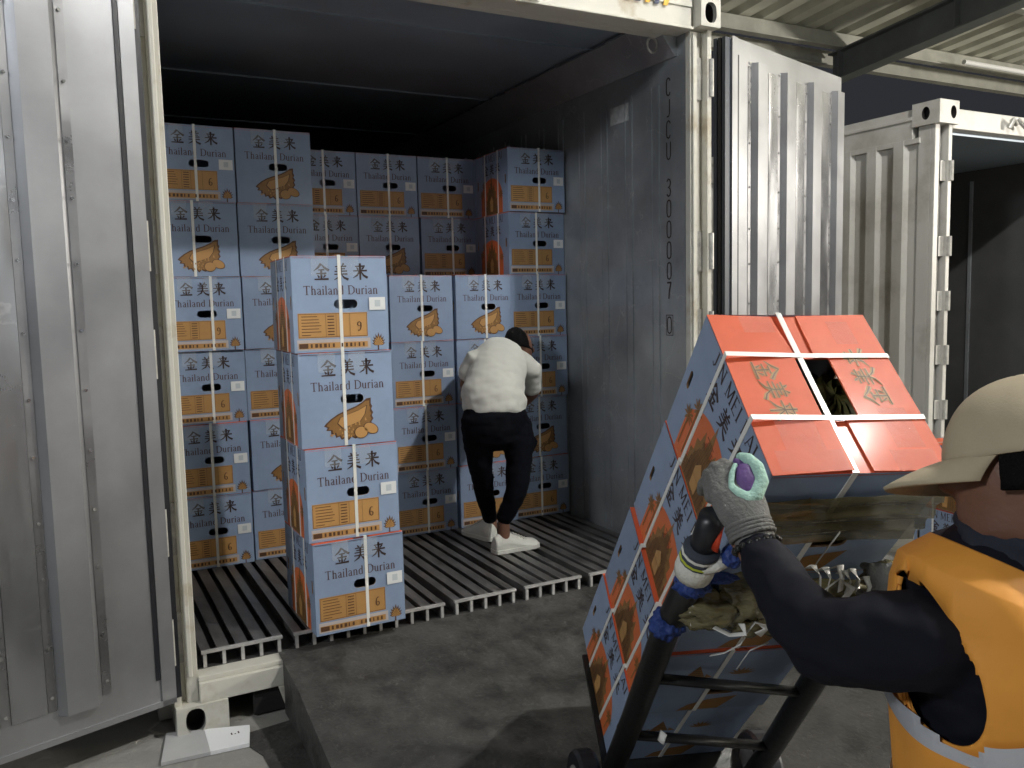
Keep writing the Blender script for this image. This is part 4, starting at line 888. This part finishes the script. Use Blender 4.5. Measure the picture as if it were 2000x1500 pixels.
loft(mb, [Wy(965, 800, .615), Wy(966, 815, .605), Wy(968, 838, .60)], [(.160, .115), (.178, .132), (.172, .125)], SX, PANTS, 26)
loft(mb, [hpL, Wy(933, 868, .64), knL, Wy(945, 960, .73), Wy(957, 1010, .79)], [(.086, .10), (.074, .085), (.064, .072), (.052, .056), (.040, .043)], SX, PANTS)
loft(mb, [hpR, Wy(1014, 866, .56), knR, Wy(1008, 965, .51), anR+V((.005, 0, .03))], [(.086, .10), (.079, .088), (.065, .072), (.056, .058), (.042, .044)], SX, PANTS)
loft(mb, [Wy(1030, 850, .58), Wy(1038, 862, .57), Wy(1033, 880, .56)], [.03, .036, .03], SX, PANTS)
fuse(mb, 'trousers', man, .0075, 6, .006, .09)
mb = MB()
up_ = SX.cross(hax).normalized(); up_ = up_ if up_.z > 0 else -up_
hc = hd-hax*.004
vs = []; fs = []; n1, n2 = 14, 28
for j in range(n1+1):
    for i in range(n2):
        t = math.pi*.5*1.08*j/n1; p = 2*math.pi*i/n2; bk = (up_*.85-hax*.55+V((.05, 0, .1))).normalized(); sd = SX; fw = bk.cross(sd)
        d_ = bk*math.cos(t)+(sd*math.cos(p)+fw*math.sin(p))*math.sin(t)
        rr = 1+.03*noise.noise(d_*9); vs.append(hc+(SX*d_.dot(SX)*.083+up_*d_.dot(up_)*.106+hax*d_.dot(hax)*.145)*rr)
for j in range(n1):
    for i in range(n2): fs.append((j*n2+i, j*n2+(i+1) % n2, (j+1)*n2+(i+1) % n2, (j+1)*n2+i))
mb.add(vs, fs, HAIR); o = pp(mb, 'hair', man, smooth=True); o.modifiers.new('s', 'SOLIDIFY').thickness = -.008
def shoe(heel, toe, M, name, topz=.10):
    heel = V(heel); toe = V(toe); ax = (toe-heel); L = ax.length; ax.normalize(); sd = ax.cross(V((0, 0, 1))).normalized(); mb = MB(); R = []
    prof = [(0, .020, .035, .05), (.02, .032, .06, .085), (.14, .038, .075, .102), (.30, .038, .082, .108), (.42, .040, .08, .088), (.58, .046, .075, .066), (.75, .050, .065, .054), (.90, .044, .05, .046), (.97, .032, .035, .034), (1.0, .016, .02, .022)]
    for t, hwid, hmid, h in prof:
        c = heel+ax*L*t; n = 18; rr = []
        for k in range(n):
            a = 2*math.pi*k/n; x = math.cos(a); y = math.sin(a); wz = h*(.5+.5*y) if y > -.3 else h*.0+(.004 if y < -.6 else .008)
            xx = math.copysign(abs(x)**.6, x)*hwid*(1-.45*max(0, y)**1.5); rr.append(tuple(c+sd*xx+V((0, 0, max(.002, wz)))))
        R.append(rr)
    mb.rings(R, M); o = fuse(mb, name, man, .004, 4)
    mb = MB(); R = []
    for t, hwid in ((0, .022), (.03, .036), (.2, .041), (.45, .042), (.65, .050), (.85, .050), (.96, .036), (1.0, .015)):
        c = heel+ax*(L*1.02*t-.003); R.append([tuple(c+sd*s_*hwid*1.04+V((0, 0, z))) for s_, z in ((-1, .002), (1, .002), (1, .022), (-1, .022))])
    mb.rings(R, M); q_ = mb.build('sole', o); 
    mb = MB()
    for k in range(5): c = heel+ax*L*(.44+k*.065); z = .093-.0085*k; mb.tube([c-sd*.024+V((0, 0, z-.008)), c+V((0, 0, z)), c+sd*.024+V((0, 0, z-.008))], .003, M, 6)
    mb.build('lace', o); return o
shoe(h1, h1+d1*.262, SHOEW, 'shoe')
h2 = V((anL.x-.01, anL.y-.05, 0)); shoe(h2, h2+V((-.05, .24, 0)), SHOEW, 'shoe')
# ---- the capped worker tipping the hand truck
cw_ = empty('person', tuple(Dp(2040, 1500, 1.3).xy)+(-.27,)); tag(cw_, 'person in khaki cap, orange vest and grey glove pushing the hand truck', 'person')
A_ = -Rt*.92+F*.36+Dn*.03; A_.normalize()            # facing direction
S_ = (-F*.92-Rt*.36-Dn*.27); S_ = (S_-A_*S_.dot(A_)).normalized()   # his left side (towards us)
U_ = S_.cross(A_).normalized(); U_ = U_ if U_.z > 0 else -U_
hc = Dp(2014, 908, 1.19)
NR = [(1965, 1128, 1.11, .115, .085), (1948, 1210, 1.065, .165, .115), (1955, 1320, 1.06, .178, .125), (1968, 1470, 1.08, .178, .128), (1990, 1690, 1.12, .178, .135), (2000, 1840, 1.16, .175, .135)]
SP_ = (S_-Dn*S_.dot(Dn)).normalized()
TC = [Dp(x, y, d)-SP_*a for x, y, d, a, b in NR]; TR = [(a-.035, b-.022) for x, y, d, a, b in NR]
def H(a, s_, u_): return hc+A_*a+S_*s_+U_*u_
# head
mb = MB(); n1, n2 = 30, 40; vs = []; fs = []
for j in range(n1+1):
    u_ = .118-.245*j/n1                       # crown to chin
    k = (u_+.127)/.245
    fr = .098 if u_ > -.02 else .098-.006*((-.02-u_)/.1); bk = .097*(1 if u_ > -.02 else max(.35, 1-((-.02-u_)/.107)**1.3*.75)); wd = .077 if u_ > -.03 else .077-.033*((-.03-u_)/.097)
    top = 1.0 if u_ < .03 else math.sqrt(max(0.02, 1-((u_-.03)/.09)**2)); bot = 1.0 if u_ > -.10 else math.sqrt(max(.02, 1-((-.10-u_)/.028)**2))
    for i in range(n2):
        t = 2*math.pi*i/n2; x = math.cos(t); y = math.sin(t); a = (fr if x > 0 else bk)*x*top*bot; s2 = wd*y*top*bot
        if x > .9:   # the profile of the face
            if -.045 < u_ < .005: a += .026*(1-abs(u_+.032)/.05)*((x-.9)/.1)
            if .005 <= u_ < .03: a -= .004
            if -.085 < u_ < -.06: a += .007*((x-.9)/.1)
            if u_ < -.10: a += .006
        if .55 < x < .92 and .0 < u_ < .026: a -= .010
        vs.append(H(a+(-.004 if u_ < -.06 else 0), s2, u_))
for j in range(n1):
    for i in range(n2): fs.append((j*n2+i, j*n2+(i+1) % n2, (j+1)*n2+(i+1) % n2, (j+1)*n2+i))
fs.append(tuple(range(n2))); fs.append(tuple(n1*n2+i for i in range(n2)))
mb.add(vs, fs, SKIND)
neck0 = H(-.035, 0, -.075); neckb = TC[0]+Dn*.01
loft(mb, [neck0, neckb], [.055, .062], S_, SKIND)
loft(mb, [H(-.01, .074, -.012), H(-.016, .088, -.012)], [(.012, .030), (.010, .026)], A_, SKIND, 12)   # ear
loft(mb, TC, TR, S_, SKIND, 26)
shL = Dp(1890, 1250, 1.18); elb = Dp(1606, 1262, 1.22); wri = Dp(1468, 1062, 1.40)
loft(mb, [shL, elb], [.05, .04], (0, 0, 1), SKIND); loft(mb, [elb, wri, wri+(wri-elb).normalized()*.03], [.045, .030, .03], (0, 0, 1), SKIND)
fuse(mb, 'body', cw_, .0075, 3)
mb = MB(); vs = []; fs = []
for j in range(9):
    for i in range(16):
        t = 2*math.pi*i/16; rr = (1.0, .96, .8, .72, .66, .5, .35, .2, .05)[j]; lift_ = (.0, .012, .016, .012, .006, .004, .004, .004, .004)[j]
        vs.append(H(-.016+.017*rr*math.cos(t)-.004*math.sin(t), .070+lift_-.006*math.cos(t), -.030+.031*rr*math.sin(t)*(1.1 if math.sin(t) > 0 else .9)))
for j in range(8):
    for i in range(16): fs.append((j*16+i, j*16+(i+1) % 16, (j+1)*16+(i+1) % 16, (j+1)*16+i))
mb.add(vs, fs, SKIND); o = pp(mb, 'ear', cw_, smooth=True)
# eye, brow
EYE = mat('eye_white', (.6, .58, .54), .3)
for s_ in (-1, 1):
    mb = MB(); c = H(.080, s_*.034, -.004); mb.rings([ring(c+A_*.009*math.cos(t), S_, U_, .012*math.sin(t)+.0003, .008*math.sin(t)+.0003, 12) for t in [i*math.pi/8 for i in range(9)]], EYE); o = pp(mb, 'eye', cw_, smooth=True)
    mb = MB(); c = c+A_*.0085; mb.rings([ring(c+A_*.002*k, S_, U_, .0045-.001*k, .0045-.001*k, 10) for k in range(2)], DARKIN); pp(mb, 'pupil', o) if False else sub(mb, 'pupil', o)
# hair below the cap
mb = MB(); vs = []; fs = []; n1, n2 = 8, 26
for j in range(n1+1):
    u_ = .012-.077*j/n1
    for i in range(n2+1):
        t = math.radians(62+236*i/n2); lim = 1.0
        aa = .104*math.cos(t); ss = .084*math.sin(t)
        if u_ < -.048 and abs(math.degrees(t)-180) > 55: uu = -.048
        else: uu = u_
        sc_ = 1+.03*noise.noise(V((i*.7, j*.9, 0))); vs.append(H(aa*sc_, ss*sc_, uu))
for j in range(n1):
    for i in range(n2): fs.append((j*(n2+1)+i, j*(n2+1)+i+1, (j+1)*(n2+1)+i+1, (j+1)*(n2+1)+i))
mb.add(vs, fs, HAIR); o = pp(mb, 'hair', cw_, smooth=True); o.modifiers.new('s', 'SOLIDIFY').thickness = .008
# cap
mb = MB(); vs = []; fs = []; n1, n2 = 18, 48
tl = lambda a, s_, u_: H(a-.002, s_, u_+.014-a*.10)
for j in range(n1+1):
    t = math.pi/2*j/n1
    for i in range(n2):
        p = 2*math.pi*i/n2; r1 = math.sin(t)**.86; seam = 1-.006*max(0, 1-abs(((p/(math.pi/3)) % 1)-.5)*-2-1.9)
        a = .110*r1*math.cos(p); s2 = .094*r1*math.sin(p); u_ = .110*math.cos(t)**.9 if t < 1.57 else 0
        dd = min((p % (math.pi/3)), math.pi/3-(p % (math.pi/3))); k = 1-.010*math.exp(-(dd/.035)**2)*(.3+r1)
        vs.append(tl(a*k, s2*k, u_*k))
for i in range(n2): vs.append(tl(.111*math.cos(2*math.pi*i/n2), .095*math.sin(2*math.pi*i/n2), -.010))
for j in range(n1+1):
    for i in range(n2): fs.append((j*n2+i, j*n2+(i+1) % n2, (j+1)*n2+(i+1) % n2, (j+1)*n2+i))
mb.add(vs, fs, CAPM); cap = pp(mb, 'cap', cw_, smooth=True); q_ = cap.modifiers.new('s', 'SOLIDIFY'); q_.thickness = .004; q_.offset = -1
mb = MB(); vs = []; fs = []; n1, n2 = 10, 24
for j in range(n1+1):
    g = j/n1
    for i in range(n2+1):
        p = math.radians(-62+124*i/n2); ext = .084*math.cos(p*1.35)**.55*g
        a = .108*math.cos(p)+ext; s2 = .092*math.sin(p)*(1-.12*g); vs.append(tl(a, s2, -.002-.014*g-.016*g*g-.006*(math.sin(p)**2)*(1+g)))
for j in range(n1):
    for i in range(n2): fs.append((j*(n2+1)+i, j*(n2+1)+i+1, (j+1)*(n2+1)+i+1, (j+1)*(n2+1)+i))
mb.add(vs, fs, CAPM); o = sub(mb, 'brim', cap, smooth=True); q_ = o.modifiers.new('s', 'SOLIDIFY'); q_.thickness = .006; q_.offset = 0
mb = MB(); c = tl(0, 0, .111); mb.rings([ring(c+U_*z, A_, S_, r, r, 16) for z, r in ((-.003, .010), (.002, .010), (.005, .006), (.006, .001))], CAPM); sub(mb, 'button', cap, smooth=True)
# scarf
mb = MB()
for k, (f_, r) in enumerate(((.42, .060), (.62, .066), (.85, .074))):
    c = neck0.lerp(neckb, f_); t = (neckb-neck0).normalized(); a = (S_-t*S_.dot(t)).normalized(); b = t.cross(a); pts = [c+a*r*math.cos(q2)+b*r*math.sin(q2)+t*.006*math.sin(q2*3+k) for q2 in [i*math.pi/12 for i in range(25)]]; mb.tube(pts, .015, NAVYS, 10)
fuse(mb, 'scarf', cw_, .006, 3, .003, .03)
# black long sleeved shirt
mb = MB()
loft(mb, TC, [(a+.015, b+.010) for a, b in TR], S_, BLKS, 26)
loft(mb, [Dp(1905, 1235, 1.20), Dp(1865, 1248, 1.16), Dp(1780, 1250, 1.145), Dp(1690, 1250, 1.17), Dp(1612, 1252, 1.215)], [.066, .071, .067, .063, .056], (0, 0, 1), BLKS, 24)
loft(mb, [Dp(1618, 1258, 1.215), Dp(1572, 1215, 1.25), Dp(1530, 1150, 1.31), Dp(1492, 1092, 1.365), Dp(1480, 1070, 1.385)], [.057, .054, .046, .038, .034], (0, 0, 1), BLKS, 22)
shR = TC[1]-SP_*.12
loft(mb, [shR, Dp(1850, 1250, 1.58), Dp(1775, 1285, 1.68), Dp(1740, 1235, 1.73)], [.08, .065, .055, .042], (0, 0, 1), BLKS, 20)
fuse(mb, 'long_sleeved_shirt', cw_, .007, 6, .007, .075)
# right hand on the other handle
mb = MB(); c = Dp(1735, 1215, 1.73); loft(mb, [c, c-Dn*.05, c-Dn*.085], [(.032, .02), (.045, .022), (.04, .02)], Rt, GLOVE)
for k in range(4): a = c-Dn*.085+Rt*(k-1.5)*.021; loft(mb, [a, a-Dn*.025+F*.012, a-Dn*.02+F*.045], [.011, .0105, .009], Rt, GLOVE, 8)
loft(mb, [c-Dn*.03-Rt*.035, c-Dn*.055-Rt*.05+F*.02], [.013, .010], F, GLOVE, 8); fuse(mb, 'glove', cw_, .005, 2)
# vest: open shell with armhole
Tdir = (TC[1]-TC[0]).normalized()
VT = TC; VR = [(a, b) for x, y, d, a, b in NR]; VR[0] = (.118, .085)
mb = MB(); vs = []; fs = []; cut = []; n1, n2 = 90, 130
def smp(f_):
    i = min(int(f_), len(VT)-2); g = f_-i; return VT[i].lerp(VT[i+1], g), VR[i][0]*(1-g)+VR[i+1][0]*g, VR[i][1]*(1-g)+VR[i+1][1]*g
ah = Dp(1848, 1295, 1.07)
for j in range(n1+1):
    f_ = (len(VT)-1)*j/n1*.93; c, ra, rb2 = smp(f_); c2, _, _ = smp(min(f_+.05, len(VT)-1.001)); t = (c2-c).normalized() if (c2-c).length > 1e-6 else Tdir; a = (S_-t*S_.dot(t)).normalized(); b = t.cross(a)
    if b.dot(A_) < 0: b = -b
    for i in range(n2):
        p = 2*math.pi*i/n2; r = 1+.03*noise.noise(V((math.cos(p)*2, math.sin(p)*2, j*.064)))+.012*math.sin(p*7+j*.14); vs.append(c+a*ra*math.cos(p)*r+b*rb2*math.sin(p)*r)
ad = (Dp(1800, 1110, 1.1)-Dp(1915, 1480, 1.1)).normalized(); ab = ad.cross(F).normalized()
for j in range(n1):
    for i in range(n2):
        q4 = (j*n2+i, j*n2+(i+1) % n2, (j+1)*n2+(i+1) % n2, (j+1)*n2+i); c = sum((vs[k] for k in q4), V())/4
        px = (c-CAM).dot(Rt)/(c-CAM).dot(F)*FPX+1000; py = (c-CAM).dot(Dn)/(c-CAM).dot(F)*FPX+750
        d_ = c-ah; e1 = d_.dot(ad)/.128; e2 = d_.dot(ab)/.036
        if e1*e1+e2*e2 < 1 and d_.dot(S_) > -.12: cut.append(q4); continue
        fs.append(q4)
used = set(i for f in fs for i in f); gone = set(i for f in cut for i in f)
for k in used & gone:
    d_ = vs[k]-ah; p1 = d_.dot(ad); p2 = d_.dot(ab); e_ = max(.3, math.hypot(p1/.128, p2/.036)); vs[k] = vs[k]+ad*(p1/e_-p1)+ab*(p2/e_-p2)
mb.add(vs, fs, VEST); vest = pp(mb, 'vest', cw_, smooth=True); q_ = vest.modifiers.new('s', 'SOLIDIFY'); q_.thickness = .004; q_.offset = 1
mb = MB()
for f_ in (1.32,):
    c, ra, rb2 = smp(f_); c2, _, _ = smp(f_+.05); t = (c2-c).normalized(); a = (S_-t*S_.dot(t)).normalized(); b = t.cross(a)
    if b.dot(A_) < 0: b = -b
    pts = []
    jj = f_/(len(VT)-1)/.93*n1
    for i in range(60):
        p = math.radians(-175+150*i/59); r = 1+.03*noise.noise(V((math.cos(p)*2, math.sin(p)*2, jj*.064)))+.012*math.sin(p*7+jj*.14); pts.append(c+(a*ra*math.cos(p)+b*rb2*math.sin(p))*r+(a*math.cos(p)+b*math.sin(p))*.004)
    mb.tube(pts, .0018, VEST, 5)
sub(mb, 'seam', vest, smooth=True)
for (fa, fb) in ((2.44, 2.80), (3.8, 4.0)):
    mb = MB(); vs2 = []; fs2 = []
    for j in range(5):
        f_ = fa+(fb-fa)*j/4; c, ra, rb2 = smp(f_); c2, _, _ = smp(min(f_+.05, len(VT)-1.001)); t = (c2-c).normalized(); a = (S_-t*S_.dot(t)).normalized(); b = t.cross(a)
        if b.dot(A_) < 0: b = -b
        jj = f_/(len(VT)-1)/.93*n1
        for i in range(n2+1):
            p = 2*math.pi*i/n2; r = 1+.03*noise.noise(V((math.cos(p)*2, math.sin(p)*2, jj*.064)))+.012*math.sin(p*7+jj*.14)
            vs2.append(c+(a*ra*math.cos(p)+b*rb2*math.sin(p))*r+(a*math.cos(p)+b*math.sin(p))*.011)
    for j in range(4):
        for i in range(n2):
            q4 = (j*(n2+1)+i, j*(n2+1)+i+1, (j+1)*(n2+1)+i+1, (j+1)*(n2+1)+i); c = sum((vs2[k] for k in q4), V())/4; d_ = c-ah; e1 = d_.dot(ad)/.132; e2 = d_.dot(ab)/.038
            if e1*e1+e2*e2 < 1 and d_.dot(S_) > -.12: continue
            fs2.append(q4)
    mb.add(vs2, fs2, REFL); sub(mb, 'reflective_strip', vest, smooth=True)
# legs
mb = MB(); b0 = TC[4]
for s_, off in ((1, .12), (-1, .25)):
    g = V((b0.x, b0.y, 0))+S_.normalized()*s_*.09; foot = V((g.x+A_.x*(-.05+(.2 if s_ < 0 else -.12)), g.y+A_.y*(-.05+(.2 if s_ < 0 else -.12)), -.22)); kn = (g+V((0, 0, .0))+foot)/2+V((A_.x, A_.y, 0))*.06; kn.z = .13
    loft(mb, [b0+S_*s_*.08, kn, foot+V((0, 0, .06))], [.10, .075, .055], S_, PANTS)
    shm = MB(); af = V((A_.x, A_.y, 0)).normalized(); loft(shm, [foot+V((0, 0, .0))-af*.06, foot+af*.06+V((0, 0, -.01)), foot+af*.16+V((0, 0, -.02))], [(.045, .045), (.048, .038), (.045, .028)], S_, RUBBER); fuse(shm, 'boot', cw_, .008, 3)
fuse(mb, 'trousers', cw_, .01, 4, .006, .07)
# left glove gripping the carton edge
mb = MB(); wr0 = Dp(1472, 1050, 1.395); k0 = Dp(1436, 958, 1.435)
wd = (k0-wr0).normalized(); gs = (Rt-wd*Rt.dot(wd)).normalized()
loft(mb, [wr0-wd*.005, Dp(1466, 1030, 1.405), Dp(1452, 1000, 1.42), Dp(1436, 965, 1.44), Dp(1428, 940, 1.46)], [(.034, .028), (.037, .026), (.044, .026), (.046, .025), (.040, .02)], gs, GLOVE, 24)
for k, (x, y) in enumerate(((1428, 922), (1412, 926), (1399, 938), (1390, 955))):
    a = Dp(x, y+16, 1.455); b = Dp(x-4, y-8, 1.475+k*.004); c = Dp(x-16, y-16+k*2, 1.515+k*.006); d_ = Dp(x-20, y-4+k*3, 1.54+k*.006); loft(mb, [a, b, c, d_], [.0135, .0125, .0115, .0095], gs, GLOVE, 10)
gl = fuse(mb, 'glove', cw_, .0035, 2)
mb = MB(); loft(mb, [Dp(1452, 985, 1.415), Dp(1474, 968, 1.42), Dp(1486, 940, 1.43), Dp(1478, 912, 1.44), Dp(1460, 896, 1.455), Dp(1446, 893, 1.47)], [.012, .0145, .014, .0125, .011, .009], F, MINT, 12)
loft(mb, [Dp(1430, 955, 1.425), Dp(1442, 966, 1.42), Dp(1460, 975, 1.415)], [.009, .012, .012], F, MINT, 10); loft(mb, [Dp(1428, 948, 1.428), Dp(1430, 925, 1.44), Dp(1436, 908, 1.45)], [.006, .006, .005], F, MINT, 8)
q_ = fuse(mb, 'thumb_cover', gl, .003, 2); q_.matrix_parent_inverse = Matrix.Identity(4)
mb = MB(); loft(mb, [Dp(1462, 958, 1.428), Dp(1466, 935, 1.44), Dp(1452, 910, 1.455), Dp(1437, 900, 1.46)], [.008, .0095, .008, .006], F, PURP, 10); loft(mb, [Dp(1450, 960, 1.44), Dp(1447, 930, 1.455)], [(.014, .01), (.012, .008)], Rt, PURP, 12)
loft(mb, [Dp(1460, 958, 1.422), Dp(1459, 935, 1.430), Dp(1454, 912, 1.442)], [(.016, .008), (.019, .008), (.014, .007)], Rt, PURP, 14)
q_ = fuse(mb, 'palm_coating', gl, .003, 2); q_.matrix_parent_inverse = Matrix.Identity(4)
mb = MB(); 
for k in range(4): c = Dp(1470-k*3, 1046-k*7, 1.396+k*.003); mb.tube([c+gs*.037*math.cos(t)+gs.cross(wd)*.029*math.sin(t) for t in [i*math.pi/10 for i in range(21)]], .0042, GLOVE, 7)
q_ = sub(mb, 'ribbed_cuff', gl, smooth=True)
# bracelet of dark beads
mb = MB()
for i in range(18):
    t = 2*math.pi*i/18; c = Dp(1478, 1066, 1.388)+gs*.037*math.cos(t)+gs.cross(wd)*.032*math.sin(t); mb.rings([ring(c+wd*.006*math.cos(q2), gs, gs.cross(wd), .006*math.sin(q2)+.0002, .006*math.sin(q2)+.0002, 8) for q2 in [k*math.pi/6 for k in range(7)]], mat('bead_black', (.02, .02, .02), .08))
o = pp(mb, 'bracelet', cw_, smooth=True)
